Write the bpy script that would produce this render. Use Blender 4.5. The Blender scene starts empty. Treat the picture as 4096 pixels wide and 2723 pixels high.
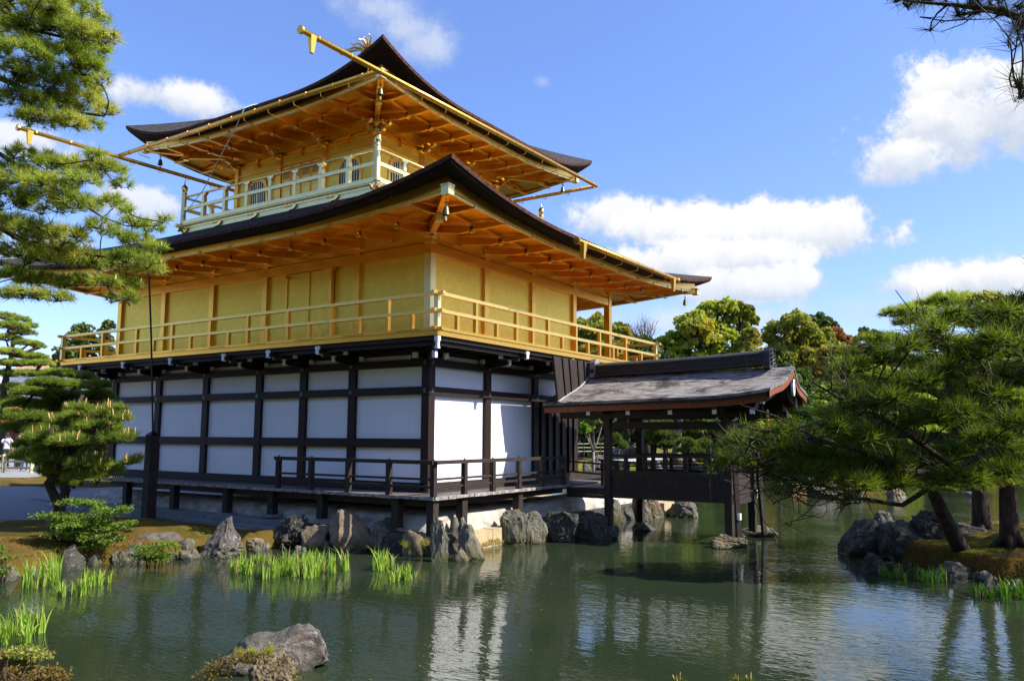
import bpy, bmesh, math, random
import numpy as np
from mathutils import Vector, Matrix
R = math.radians
random.seed(7); rng = np.random.default_rng(11)
scn = bpy.context.scene
COL = scn.collection

# ------------------------------------------------------------------ camera
F_PX, YAW, PITCH, ROLL = 3236.01, 0.58203, 0.11571, 0.00445      # focal length for a 4096 px wide frame
CAM = np.array([-13.34984, -10.89727, 2.00336])
_F = np.array([math.cos(PITCH)*math.cos(YAW), math.cos(PITCH)*math.sin(YAW), math.sin(PITCH)])
_R0 = np.array([math.sin(YAW), -math.cos(YAW), 0.0]); _U0 = np.cross(_R0, _F)
_R = math.cos(ROLL)*_R0 + math.sin(ROLL)*_U0
_U = -math.sin(ROLL)*_R0 + math.cos(ROLL)*_U0
cd = bpy.data.cameras.new('camera'); cam = bpy.data.objects.new('camera', cd); COL.objects.link(cam)
cd.sensor_width = 36; cd.lens = 36*F_PX/4096; cd.clip_end = 3000; cd.clip_start = 0.05
m = Matrix(((_R[0], _U[0], -_F[0]), (_R[1], _U[1], -_F[1]), (_R[2], _U[2], -_F[2])))
cam.matrix_world = Matrix.Translation(Vector(CAM)) @ m.to_4x4()
scn.camera = cam
PX = 4096/2359.0
def ray(u, v):                     # photo position (2359 px wide) to a view ray
    return _F + _R*(u*PX-2048)/F_PX - _U*(v*PX-1361.5)/F_PX
def atz(u, v, z):                  # where that ray meets height z
    d = ray(u, v); return CAM + d*((z-CAM[2])/d[2])
def atd(u, v, D):                  # the point at distance D in front of the lens
    return CAM + ray(u, v)*D
def uv(p):
    d = np.asarray(p, float)-CAM; z = d@_F; return (2048+F_PX*(d@_R)/z)/PX, (1361.5-F_PX*(d@_U)/z)/PX
def depth_of(p): return float((np.asarray(p)-CAM) @ _F)

# ------------------------------------------------------------------ light
SUN = np.array([0.37, -1.0, 0.99]); SUN = SUN/np.linalg.norm(SUN)
sd = bpy.data.lights.new('sun', 'SUN'); so = bpy.data.objects.new('sun', sd); COL.objects.link(so)
sd.energy = 4.6; sd.angle = R(0.5); sd.color = (1.0, 0.94, 0.83)
so.rotation_euler = Vector(SUN).to_track_quat('Z', 'Y').to_euler()
so.location = (0, -20, 40)
scn.view_settings.view_transform = 'Standard'; scn.view_settings.look = 'None'
scn.view_settings.exposure = 0.88; scn.view_settings.gamma = 1
SKY_STR = 0.10
wd = bpy.data.worlds.new('World'); scn.world = wd; wd.use_nodes = True
wn = wd.node_tree; wn.nodes.clear()
class NT:
    def __init__(s, nt): s.t = nt
    def n(s, typ, **kw):
        nd = s.t.nodes.new(typ)
        ins = kw.pop('ins', {})
        for k, v in kw.items(): setattr(nd, k, v)
        for k, v in ins.items(): s.put(nd.inputs[k], v)
        return nd
    def put(s, sock, v):
        if isinstance(v, bpy.types.NodeSocket): s.t.links.new(v, sock)
        elif isinstance(v, bpy.types.Node): s.t.links.new(v.outputs[0], sock)
        else: sock.default_value = v
    def m(s, op, a, b=None, c=None, clamp=False):
        nd = s.t.nodes.new('ShaderNodeMath'); nd.operation = op; nd.use_clamp = clamp
        s.put(nd.inputs[0], a)
        if b is not None: s.put(nd.inputs[1], b)
        if c is not None: s.put(nd.inputs[2], c)
        return nd.outputs[0]
    def mapr(s, v, a, b, c=0.0, d=1.0, smooth=False):
        nd = s.t.nodes.new('ShaderNodeMapRange')
        if smooth: nd.interpolation_type = 'SMOOTHSTEP'
        s.put(nd.inputs[0], v)
        for i, x in enumerate((a, b, c, d)): s.put(nd.inputs[i+1], x)
        return nd.outputs[0]
    def mix(s, f, a, b, mode='MIX'):
        nd = s.t.nodes.new('ShaderNodeMix'); nd.data_type = 'RGBA'; nd.blend_type = mode
        s.put(nd.inputs['Factor'], f)
        A = [i for i in nd.inputs if i.name == 'A' and i.type == 'RGBA'][0]
        B = [i for i in nd.inputs if i.name == 'B' and i.type == 'RGBA'][0]
        s.put(A, a if not isinstance(a, tuple) else (*a[:3], 1)); s.put(B, b if not isinstance(b, tuple) else (*b[:3], 1))
        return [o for o in nd.outputs if o.type == 'RGBA'][0]
    def noise(s, vec, scale, detail=3, rough=.55, dist=0.0, dims='3D'):
        nd = s.t.nodes.new('ShaderNodeTexNoise')
        nd.noise_dimensions = dims
        if vec is not None: s.put(nd.inputs['Vector'], vec)
        nd.inputs['Scale'].default_value = scale; nd.inputs['Detail'].default_value = detail
        nd.inputs['Roughness'].default_value = rough; nd.inputs['Distortion'].default_value = dist
        return nd.outputs['Fac'], nd.outputs['Color']
    def scalev(s, vec, sc):
        nd = s.t.nodes.new('ShaderNodeMapping'); s.put(nd.inputs['Vector'], vec); nd.inputs['Scale'].default_value = sc
        return nd.outputs[0]
W = NT(wn)
sky = W.n('ShaderNodeTexSky', sky_type='NISHITA', sun_disc=False)
sky.sun_elevation = math.asin(SUN[2]); sky.sun_rotation = math.atan2(SUN[0], SUN[1])
sky.altitude = 80; sky.air_density = 1.0; sky.dust_density = 0.6; sky.ozone_density = 2.2
tc = W.n('ShaderNodeTexCoord')
nrm = W.n('ShaderNodeVectorMath', operation='NORMALIZE', ins={0: tc.outputs['Generated']})
sx = W.n('ShaderNodeSeparateXYZ', ins={0: nrm})
az = W.m('ARCTAN2', sx.outputs[1], sx.outputs[0]); el = W.m('ARCSINE', sx.outputs[2])
n1, c1 = W.noise(nrm, 11.0, 9, .68); n2, _ = W.noise(nrm, 3.2, 4, .5)
wob = W.m('ADD', W.m('MULTIPLY', W.m('SUBTRACT', n1, .5), 3.0), W.m('MULTIPLY', W.m('SUBTRACT', n2, .5), .5))
def azel(u, v):
    d = ray(u, v); d = d/np.linalg.norm(d); return math.atan2(d[1], d[0]), math.asin(d[2])
# cloud banks: (u, v, half width, half height, opacity, softness)
CL = [(860, 25, 130, 55, .6, 1.2), (930, 65, 120, 60, .6, 1.2), (985, 105, 90, 60, .6, 1.2), (400, 228, 200, 48, .95, .7), (330, 215, 110, 45, .9, .7),
      (2200, 210, 210, 85, 1, .5), (2190, 280, 230, 110, 1, .5), (2080, 365, 120, 65, .95, .6), (2330, 260, 240, 120, 1, .5), (2380, 220, 200, 100, 1, .5),
      (1420, 500, 130, 52, .95, .6), (1560, 520, 190, 60, 1, .5), (1780, 530, 230, 75, 1, .5), (1600, 600, 260, 60, 1, .6), (1700, 655, 190, 50, .95, .6),
      (2270, 645, 280, 55, 1, .6), (2120, 655, 130, 42, .95, .7), (2340, 640, 160, 55, 1, .6), (60, 330, 120, 48, .9, .6), (330, 470, 120, 52, .85, .6),
      (90, 600, 170, 65, .85, .8), (1560, 740, 380, 55, .65, 1.1), (2010, 715, 120, 50, .55, 1.2), (1250, 190, 30, 22, .35, 1.),
      (2600, 420, 190, 120, .95, .5), (-250, 350, 200, 90, .9, .5), (3100, 500, 300, 130, 1, .5), (-900, 500, 300, 120, 1, .5)]
tot = None; shade = None
for (u, v, ru, rv, op, soft) in CL:
    a0, e0 = azel(u, v); a1, _e = azel(u+ru, v); _a, e1 = azel(u, v-rv)
    ra = abs(a1-a0); re = abs(e1-e0)
    dx = W.m('MULTIPLY', W.m('SUBTRACT', az, a0), 1/ra); rel = W.m('MULTIPLY', W.m('SUBTRACT', el, e0), 1/re)
    q = W.m('SQRT', W.m('ADD', W.m('MULTIPLY', dx, dx), W.m('MULTIPLY', rel, rel)))
    dn = W.m('ADD', W.m('SUBTRACT', 1.16, q), wob)
    mk = W.m('MULTIPLY', W.mapr(dn, 0.0, soft, 0, 1, True), op)
    sh = W.m('MULTIPLY', mk, W.mapr(W.m('ADD', rel, W.m('MULTIPLY', W.m('SUBTRACT', n1, .5), 3.0)), -.9, .5, 0, 1, True))
    tot = mk if tot is None else W.m('MAXIMUM', tot, mk)
    shade = sh if shade is None else W.m('MAXIMUM', shade, sh)
hz = W.mapr(el, 0.0, .9, 1.0, 0.0)
skyc = W.n('ShaderNodeHueSaturation', ins={'Saturation': 1.12, 'Value': 1.0, 'Color': sky.outputs[0]})
tint = W.mix(1.0, skyc.outputs[0], W.mix(W.mapr(el, .05, .75), (1.04, 1.03, 1.36), (1.50, 1.38, 1.62)), 'MULTIPLY')
K_ = 1/SKY_STR
ccol = W.mix(shade, (.33*K_, .38*K_, .46*K_), (.56*K_, .56*K_, .57*K_))
fin = W.mix(tot, tint, ccol)
bg = W.n('ShaderNodeBackground', ins={'Color': fin, 'Strength': SKY_STR})
wo = W.n('ShaderNodeOutputWorld', ins={'Surface': bg})

# ------------------------------------------------------------------ materials
def new_mat(name):
    mt = bpy.data.materials.new(name); mt.use_nodes = True; mt.node_tree.nodes.clear()
    return mt, NT(mt.node_tree)
def finish(N, shader, disp=None):
    N.n('ShaderNodeOutputMaterial', ins={'Surface': shader})
def bump(N, h, strength, dist=.01):
    return N.n('ShaderNodeBump', ins={'Height': h, 'Strength': strength, 'Distance': dist}).outputs[0]
def pos(N): return N.n('ShaderNodeNewGeometry').outputs['Position']
def simple(name, col, rough=.6, metal=0.0, var=.15, scale=3.0, bmp=.0, bscale=30, spec=.5, stretch=(1, 1, 1), col2=None):
    mt, N = new_mat(name); P = N.scalev(pos(N), stretch)
    f, _ = N.noise(P, scale, 4, .6)
    c2 = col2 if col2 else tuple(c*(1-var*2) for c in col); c1_ = tuple(min(1, c*(1+var)) for c in col)
    cc = N.mix(N.mapr(f, .3, .7), c2, c1_)
    b = N.n('ShaderNodeBsdfPrincipled', ins={'Base Color': cc, 'Roughness': rough, 'Metallic': metal, 'Specular IOR Level': spec})
    if bmp: N.put(b.inputs['Normal'], bump(N, N.noise(P, bscale, 4, .6)[0], bmp))
    finish(N, b); return mt
def gold(name, col, rough, sheet=False, met=.85):
    mt, N = new_mat(name); P = pos(N)
    f, _ = N.noise(P, 6, 4, .65); f2, _ = N.noise(P, 45, 3, .6)
    cc = N.mix(N.mapr(f, .35, .65), tuple(c*.93 for c in col), tuple(min(1, c*1.02) for c in col))
    if sheet:       # squares of gold leaf, slightly overlapping
        vm = N.n('ShaderNodeVectorMath', operation='FLOOR', ins={0: N.scalev(P, (9.2, 9.2, 9.2))})
        wn_ = N.n('ShaderNodeTexWhiteNoise', noise_dimensions='3D', ins={0: vm})
        cc = N.mix(N.m('MULTIPLY', wn_.outputs[0], .14), cc, tuple(c*.5 for c in col))
        fr = N.n('ShaderNodeVectorMath', operation='FRACTION', ins={0: N.scalev(P, (9.2, 9.2, 9.2))})
        s_ = N.n('ShaderNodeSeparateXYZ', ins={0: fr})
        ed = N.m('MAXIMUM', N.m('GREATER_THAN', s_.outputs[2], .94), N.m('GREATER_THAN', s_.outputs[0], 2.0))
        cc = N.mix(N.m('MULTIPLY', ed, .25), cc, tuple(c*.62 for c in col))
    ro = N.mapr(f2, .3, .7, rough-.06, rough+.08)
    b = N.n('ShaderNodeBsdfPrincipled', ins={'Base Color': cc, 'Roughness': ro, 'Metallic': met})
    N.put(b.inputs['Normal'], bump(N, f2, .10, .01))
    finish(N, b); return mt
M = {}
M['gold'] = gold('gold_leaf_bounce_tint', (1.0, .53, .085), .33, met=1.0)  # redder than the wall leaf: warm glow under eaves put into the colour
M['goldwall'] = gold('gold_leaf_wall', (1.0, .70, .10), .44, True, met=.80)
M['goldpale'] = gold('gold_leaf_sky_tint', (.97, .80, .36), .42, met=.95)  # paler copy of the leaf: sky reflection put into the colour
M['goldmid'] = gold('gold_leaf_rail', (1.0, .68, .20), .40, met=1.0)
M['goldshine'] = gold('gilded_metal', (1.0, .72, .28), .22, met=1.0)
def wood(name, dark, light, rough=.7, stretch=(6, 6, 1.2), b=.35, scale=6):
    return simple(name, light, rough, 0, .2, scale, b, 18, .35, stretch, dark)
M['wood'] = wood('dark_timber', (.006, .003, .002), (.026, .010, .005), .6)
M['woodgrey'] = wood('weathered_timber', (.010, .007, .005), (.042, .030, .024), .7)
M['deck'] = wood('deck_boards', (.07, .06, .056), (.17, .145, .135), .5, (1.5, 9, 5))
mt, N = new_mat('white_plaster'); P = pos(N)
f, _ = N.noise(N.scalev(P, (5, 5, .6)), 1.6, 5, .65); g, _ = N.noise(P, 1.3, 5, .6)
cc = N.mix(N.mapr(f, .52, .75, 0, .18), (.86, .86, .86), (.62, .60, .57)); cc = N.mix(N.mapr(g, .5, .75, 0, .2), cc, (.68, .67, .64))
bw = N.n('ShaderNodeBsdfPrincipled', ins={'Base Color': cc, 'Roughness': .88, 'Specular IOR Level': .2}); N.put(bw.inputs['Normal'], bump(N, N.noise(P, 40, 4, .7)[0], .12)); finish(N, bw); M['white'] = mt
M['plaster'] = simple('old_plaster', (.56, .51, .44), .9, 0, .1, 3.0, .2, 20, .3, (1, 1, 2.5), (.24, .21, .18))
M['tip'] = simple('white_paint', (.78, .79, .78), .6, 0, .05, 8)
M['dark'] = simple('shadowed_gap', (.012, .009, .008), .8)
M['glass'] = simple('blue_window_cloth', (.035, .05, .12), .3)
M['orangewood'] = wood('reddish_timber', (.10, .028, .009), (.27, .08, .022), .55)
def shingle(name, c1_, c2_, streak=(60, 3, 60), strength=.6, big=None):
    mt, N = new_mat(name); P = pos(N)
    f, _ = N.noise(N.scalev(P, streak), 1.0, 3, .65)
    g, _ = N.noise(P, 1.6, 4, .6, .5); g2, _ = N.noise(P, 12, 3, .6)
    cc = N.mix(N.mapr(f, .34, .62), c1_, c2_)
    if big: cc = N.mix(N.mapr(N.m('ADD', g, N.m('MULTIPLY', N.m('SUBTRACT', g2, .5), .3)), .50, .66), cc, big)
    b = N.n('ShaderNodeBsdfPrincipled', ins={'Base Color': cc, 'Roughness': .85, 'Specular IOR Level': .25})
    N.put(b.inputs['Normal'], bump(N, f, strength, .02))
    finish(N, b); return mt
M['bark_roof'] = shingle('bark_shingle', (.010, .009, .009), (.07, .062, .058), (14, 14, 40))
M['bark_edge'] = shingle('bark_edge', (.004, .003, .003), (.014, .007, .005), (4, 4, 60), .4)
M['rust_edge'] = shingle('rusty_shingle_lip', (.012, .006, .004), (.13, .045, .022), (10, 10, 30), .5)
M['grey_shingle'] = shingle('grey_shingle', (.035, .032, .029), (.36, .335, .31), (34, 2.6, 34), 1.0, (.05, .045, .04))
M['ridge'] = simple('slate_ridge', (.030, .028, .027), .5, 0, .3, 10, .2, 30)
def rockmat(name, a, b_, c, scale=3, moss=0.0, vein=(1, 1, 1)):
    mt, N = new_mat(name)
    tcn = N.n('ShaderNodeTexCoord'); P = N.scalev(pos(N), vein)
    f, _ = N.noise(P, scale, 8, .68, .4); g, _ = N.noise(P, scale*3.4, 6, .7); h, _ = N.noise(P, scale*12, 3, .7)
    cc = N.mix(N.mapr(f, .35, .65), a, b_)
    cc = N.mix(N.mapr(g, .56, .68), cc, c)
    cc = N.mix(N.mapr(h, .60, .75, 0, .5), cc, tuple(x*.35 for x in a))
    if moss:
        gn = N.n('ShaderNodeNewGeometry'); sz = N.n('ShaderNodeSeparateXYZ', ins={0: gn.outputs['Normal']})
        sp = N.n('ShaderNodeSeparateXYZ', ins={0: gn.outputs['Position']})
        low = N.mapr(N.m('ADD', sp.outputs[2], N.m('MULTIPLY', N.m('SUBTRACT', f, .5), .6)), -.34, -.05, moss, 0)
        cc = N.mix(low, cc, (.075, .075, .012))
    gn2 = N.n('ShaderNodeNewGeometry'); sz2 = N.n('ShaderNodeSeparateXYZ', ins={0: gn2.outputs['Normal']})
    cc = N.mix(N.m('MULTIPLY', N.mapr(sz2.outputs[2], .45, .85), N.mapr(g, .50, .62, 0, .75)), cc, (.085, .085, .018))
    sp2 = N.n('ShaderNodeSeparateXYZ', ins={0: pos(N)})
    wet = N.mapr(sp2.outputs[2], -.29, -.26, .55, 0)
    cc = N.mix(wet, cc, (.02, .018, .014))
    b = N.n('ShaderNodeBsdfPrincipled', ins={'Base Color': cc, 'Roughness': N.mapr(sp2.outputs[2], -.3, -.25, .25, .85), 'Specular IOR Level': .4})
    hh = N.m('ADD', f, N.m('MULTIPLY', g, .5))
    N.put(b.inputs['Normal'], bump(N, hh, 1.0, .06))
    finish(N, b); return mt
M['rock_grey'] = rockmat('grey_rock', (.07, .062, .052), (.18, .16, .14), (.36, .36, .31), 3, .6)
M['rock_blue'] = rockmat('blue_green_rock', (.08, .075, .058), (.215, .20, .15), (.36, .34, .25), 3, .9, (3.0, 3.0, 1.2))
M['rock_tan'] = rockmat('tan_rock', (.11, .08, .05), (.27, .21, .135), (.10, .085, .06), 3, .5)
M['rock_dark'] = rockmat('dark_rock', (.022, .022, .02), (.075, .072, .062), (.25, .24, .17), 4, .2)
M['rock_purple'] = rockmat('purple_grey_rock', (.075, .066, .058), (.17, .145, .125), (.40, .40, .36), 3.5, .25)
M['stone_block'] = simple('cut_stone', (.48, .38, .22), .85, 0, .15, 4, .3, 30)
M['kerb_stone'] = simple('grey_kerb_stone', (.20, .22, .21), .85, 0, .15, 4, .3, 30)
def leafmat(name, a, b_, trans=.35, scale=1.5, c=None, rough=.5, spec=.22):
    mt, N = new_mat(name); P = pos(N)
    f, _ = N.noise(P, scale, 3, .6); g, _ = N.noise(P, scale*9, 2, .5)
    cc = N.mix(N.mapr(N.m('ADD', N.m('MULTIPLY', f, .6), N.m('MULTIPLY', g, .4)), .36, .64), a, b_)
    if c: cc = N.mix(N.mapr(N.noise(P, scale*.45, 2, .5)[0], .5, .66), cc, c)
    b = N.n('ShaderNodeBsdfPrincipled', ins={'Base Color': cc, 'Roughness': rough, 'Specular IOR Level': spec})
    t = N.n('ShaderNodeBsdfTranslucent', ins={'Color': N.mix(1.0, cc, (1.3, 1.35, .6), 'MULTIPLY')})
    finish(N, N.n('ShaderNodeMixShader', ins={0: trans, 1: b, 2: t})); return mt
M['needle'] = leafmat('pine_needles', (.19, .26, .035), (.40, .47, .08), .5, 2.0, (.50, .49, .10))
M['needle_shade'] = leafmat('backlit_pine_needles', (.012, .022, .006), (.035, .05, .012), .2, 2.0)  # darker copy for one branch: its backlit silhouette is put into the colour
M['needle_far'] = leafmat('far_pine_needles', (.05, .09, .018), (.17, .23, .045), .3, 1.0)
M['needle_dark'] = leafmat('deep_green_pine_needles', (.04, .072, .009), (.17, .22, .026), .5, 2.0)
M['needle_mid'] = leafmat('mid_green_pine_needles', (.11, .18, .028), (.29, .36, .055), .45, 1.2)
M['leaf_camphor'] = leafmat('camphor_leaves', (.20, .28, .025), (.46, .50, .06), .42, .5, (.48, .40, .07))
M['leaf_dark'] = leafmat('dark_evergreen_leaves', (.035, .065, .014), (.13, .18, .035), .25, .5)
M['leaf_olive'] = leafmat('olive_leaves', (.15, .18, .03), (.38, .37, .06), .42, .5, (.44, .30, .06))
M['leaf_orange'] = leafmat('orange_leaves', (.20, .08, .02), (.36, .16, .04), .3, .5)
M['leaf_light'] = leafmat('fresh_green_leaves', (.12, .19, .02), (.30, .40, .05), .4, .8)
M['leaf_shrub'] = leafmat('glossy_shrub_leaves', (.06, .12, .015), (.20, .30, .035), .3, 6, None, .45, .25)
M['leaf_red'] = leafmat('reddish_brown_ferns', (.10, .06, .02), (.24, .18, .04), .3, 6)
M['iris'] = leafmat('iris_leaves', (.19, .34, .045), (.40, .54, .085), .35, 5)
M['iris_dark'] = leafmat('deep_green_iris_leaves', (.05, .15, .01), (.12, .27, .03), .35, 5)
M['bark'] = simple('pine_bark', (.065, .045, .034), .9, 0, .3, 14, 1.0, 22, .2, (1, 1, .3), (.014, .010, .008))
M['twig'] = simple('dark_twigs', (.05, .035, .022), .85, 0, .3, 10)
M['bark_light'] = simple('grey_bark', (.26, .22, .18), .9, 0, .3, 8, .8, 12, .2, (1, 1, .3), (.10, .08, .065))
M['rooftile'] = simple('grey_roof_tile', (.17, .19, .23), .5, 0, .2, 4)
M['bamboo'] = simple('pale_bamboo', (.72, .64, .34), .5, 0, .15, 6)
M['bamboo_green'] = simple('green_bamboo', (.14, .20, .05), .5, 0, .2, 6)
M['redpaint'] = simple('red_brown_wall', (.16, .035, .015), .7)
M['cable'] = simple('dark_metal_cable', (.03, .03, .035), .4, .6)
M['rope'] = simple('pale_green_rope', (.42, .62, .52), .6)
M['skin'] = simple('skin', (.50, .30, .21), .6); M['hair'] = simple('black_hair', (.012, .010, .010), .5)
for nm, c in dict(shirt_white=(.72, .72, .74), shirt_black=(.02, .02, .025), shirt_navy=(.02, .03, .08), shirt_red=(.45, .04, .05),
                  shirt_grey=(.28, .28, .30), jeans=(.05, .09, .20), trousers_black=(.02, .02, .022), shirt_pink=(.6, .12, .25)).items():
    M[nm] = simple(nm, c, .8)
# ground: moss, needles and gravel in one sheet
mt, N = new_mat('mossy_ground'); P = pos(N)
f, _ = N.noise(P, 1.1, 6, .65); g, _ = N.noise(P, 9, 5, .7); h, _ = N.noise(P, 60, 3, .7); sp_, _ = N.noise(P, 170, 2, .8)
mo = N.mix(N.mapr(f, .38, .62), (.10, .085, .012), (.24, .125, .035))
mo = N.mix(N.mapr(g, .5, .72), mo, (.15, .17, .02)); mo = N.mix(N.mapr(h, .42, .7, 0, .7), mo, (.055, .035, .012))
gr = N.mix(N.mapr(sp_, .35, .65), (.20, .20, .20), (.46, .46, .45))
at = N.n('ShaderNodeAttribute', attribute_name='gravel')
gm = N.mapr(N.m('ADD', at.outputs['Fac'], N.m('MULTIPLY', N.m('SUBTRACT', g, .5), .25)), -.02, .05)
at2 = N.n('ShaderNodeAttribute', attribute_name='far')
farc = N.mix(N.mapr(f, .4, .6), (.12, .13, .018), (.20, .17, .03))
mo = N.mix(at2.outputs['Fac'], mo, farc)
bs = N.n('ShaderNodeBsdfPrincipled', ins={'Base Color': N.mix(gm, mo, gr), 'Roughness': .95, 'Specular IOR Level': .1})
N.put(bs.inputs['Normal'], bump(N, N.m('ADD', N.m('ADD', g, h), sp_), .8, .03)); finish(N, bs); M['ground'] = mt
# water
mt, N = new_mat('pond_water'); P = pos(N)
rot = N.n('ShaderNodeMapping', ins={'Vector': P, 'Rotation': (0, 0, -R(38)), 'Scale': (1.0, .42, 1.0)}).outputs[0]
a1, _ = N.noise(rot, 13.0, 2, .5, .6); a2, _ = N.noise(rot, 4.6, 2, .5, .4); a3, _ = N.noise(P, .35, 2, .5)
calm = N.mapr(a3, .40, .62, .35, 1.15)
hh = N.m('MULTIPLY', N.m('ADD', N.m('MULTIPLY', a1, .75), a2), calm)
wb = N.n('ShaderNodeBsdfPrincipled', ins={'Base Color': N.mix(N.mapr(a3, .35, .65), (.019, .031, .015), (.028, .039, .018)), 'Roughness': .025, 'IOR': 1.33, 'Specular IOR Level': .55})
N.put(wb.inputs['Normal'], bump(N, hh, .26, .022)); finish(N, wb); M['water'] = mt

# ------------------------------------------------------------------ mesh helpers
class MB:
    def __init__(s): s.v = []; s.f = []; s.m = []
    def add(s, vs, fs, mi=0):
        k = len(s.v); s.v += [tuple(map(float, p)) for p in vs]; s.f += [tuple(i+k for i in f) for f in fs]; s.m += [mi]*len(fs); return s
    def box(s, x0, x1, y0, y1, z0, z1, mi=0):
        if x0 > x1: x0, x1 = x1, x0
        if y0 > y1: y0, y1 = y1, y0
        if z0 > z1: z0, z1 = z1, z0
        vs = [(x0, y0, z0), (x1, y0, z0), (x1, y1, z0), (x0, y1, z0), (x0, y0, z1), (x1, y0, z1), (x1, y1, z1), (x0, y1, z1)]
        return s.add(vs, [(0, 3, 2, 1), (4, 5, 6, 7), (0, 1, 5, 4), (1, 2, 6, 5), (2, 3, 7, 6), (3, 0, 4, 7)], mi)
    def beam(s, p0, p1, w, h, mi=0, up=(0, 0, 1), taper=1.0):
        p0 = np.array(p0, float); p1 = np.array(p1, float); d = p1-p0; d /= np.linalg.norm(d)
        up = np.array(up, float); sd_ = np.cross(d, up); 
        if np.linalg.norm(sd_) < 1e-6: sd_ = np.cross(d, (1, 0, 0))
        sd_ /= np.linalg.norm(sd_); u = np.cross(sd_, d)
        vs = []
        for p, k in ((p0, 1), (p1, taper)):
            for a, b in ((-1, -1), (1, -1), (1, 1), (-1, 1)): vs.append(p+sd_*a*w/2*k+u*b*h/2*k)
        return s.add(vs, [(0, 1, 2, 3), (7, 6, 5, 4), (0, 4, 5, 1), (1, 5, 6, 2), (2, 6, 7, 3), (3, 7, 4, 0)], mi)
    def tube(s, pts, r, n=8, mi=0, cap=True):
        pts = [np.array(p, float) for p in pts]; rs = r if isinstance(r, (list, tuple, np.ndarray)) else [r]*len(pts)
        vs = []; fs = []; u = None
        for i, p in enumerate(pts):
            d = pts[min(i+1, len(pts)-1)]-pts[max(i-1, 0)]; L = np.linalg.norm(d); d = d/L if L > 1e-9 else np.array([0, 0, 1.])
            if u is None: u = np.cross(d, (0, 0, 1) if abs(d[2]) < .9 else (1, 0, 0))
            u = u-d*(u@d); u /= (np.linalg.norm(u)+1e-9); w = np.cross(d, u)
            for k in range(n):
                a = 2*math.pi*k/n; vs.append(p+(u*math.cos(a)+w*math.sin(a))*rs[i])
        for i in range(len(pts)-1):
            for k in range(n): fs.append((i*n+k, i*n+(k+1) % n, (i+1)*n+(k+1) % n, (i+1)*n+k))
        if cap: fs.append(tuple(range(n))[::-1]); fs.append(tuple((len(pts)-1)*n+k for k in range(n)))
        return s.add(vs, fs, mi)
    def lathe(s, c, prof, n=12, mi=0):
        vs = []; fs = []
        for (r, z) in prof:
            for k in range(n): a = 2*math.pi*k/n; vs.append((c[0]+r*math.cos(a), c[1]+r*math.sin(a), c[2]+z))
        for i in range(len(prof)-1):
            for k in range(n): fs.append((i*n+k, i*n+(k+1) % n, (i+1)*n+(k+1) % n, (i+1)*n+k))
        return s.add(vs, fs, mi)
    def grid(s, P, mi=0, flip=False):          # P: rows x cols of points
        r, c = len(P), len(P[0]); vs = [p for row in P for p in row]; fs = []
        for i in range(r-1):
            for j in range(c-1):
                q = (i*c+j, i*c+j+1, (i+1)*c+j+1, (i+1)*c+j); fs.append(q[::-1] if flip else q)
        return s.add(vs, fs, mi)
    def prism(s, poly, a, b, mi=0):             # poly: 3D points, extruded by vector from a to b
        a = np.array(a, float); b = np.array(b, float); n = len(poly)
        vs = [np.array(p)+a for p in poly]+[np.array(p)+b for p in poly]
        fs = [tuple(range(n)), tuple(range(n, 2*n))[::-1]]+[(i, (i+1) % n, n+(i+1) % n, n+i) for i in range(n)]
        return s.add(vs, fs, mi)
    def build(s, name, mats, parent=None, smooth=False, **kw):
        me = bpy.data.meshes.new(name); me.from_pydata(s.v, [], s.f)
        if not isinstance(mats, (list, tuple)): mats = [mats]
        for q in mats: me.materials.append(q)
        if len(mats) > 1: me.polygons.foreach_set('material_index', s.m)
        if smooth: me.polygons.foreach_set('use_smooth', [True]*len(s.f))
        me.update()
        bmn = bmesh.new(); bmn.from_mesh(me); bmesh.ops.recalc_face_normals(bmn, faces=bmn.faces); bmn.to_mesh(me); bmn.free()
        return link(name, me, parent, **kw)
def each(mb, name, mats, parent=None, smooth=False, **kw):
    """one object for every separate piece collected in mb"""
    n = len(mb.v); par = list(range(n))
    def fd(i):
        while par[i] != i: par[i] = par[par[i]]; i = par[i]
        return i
    for f in mb.f:
        a = fd(f[0])
        for i in f[1:]: par[fd(i)] = a
    gr = {}
    for f in mb.f: gr.setdefault(fd(f[0]), []).append(f)
    out = []
    for fs in gr.values():
        ids = sorted({i for f in fs for i in f}); mp = {i: k for k, i in enumerate(ids)}; q = MB()
        q.add([mb.v[i] for i in ids], [tuple(mp[i] for i in f) for f in fs]); out.append(q.build(name, mats, parent, smooth, **kw))
    return out
def link(name, me, parent=None, label=None, cat=None, group=None, kind=None):
    o = bpy.data.objects.new(name, me); COL.objects.link(o)
    if parent is not None: o.parent = parent; 
    tag(o, label, cat, group, kind); return o
def tag(o, label=None, cat=None, group=None, kind=None):
    if label: o['label'] = label
    if cat: o['category'] = cat
    if group: o['group'] = group
    if kind: o['kind'] = kind
def thing(name, label, cat, loc=(0, 0, 0), group=None):
    """Empty at the thing's base; parts are written in world coordinates and shifted under it."""
    o = bpy.data.objects.new(name, None); COL.objects.link(o); o.location = loc; o.empty_display_size = .2
    tag(o, label, cat, group); return o
def rebase():                        # parts were modelled in world space: cancel their parent's offset
    for o in bpy.data.objects:
        if o.parent and not o.get('_own'):
            p = o.parent
            if p.parent is None and p.type == 'EMPTY':
                o.matrix_parent_inverse = Matrix.Translation(p.location).inverted()
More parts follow.
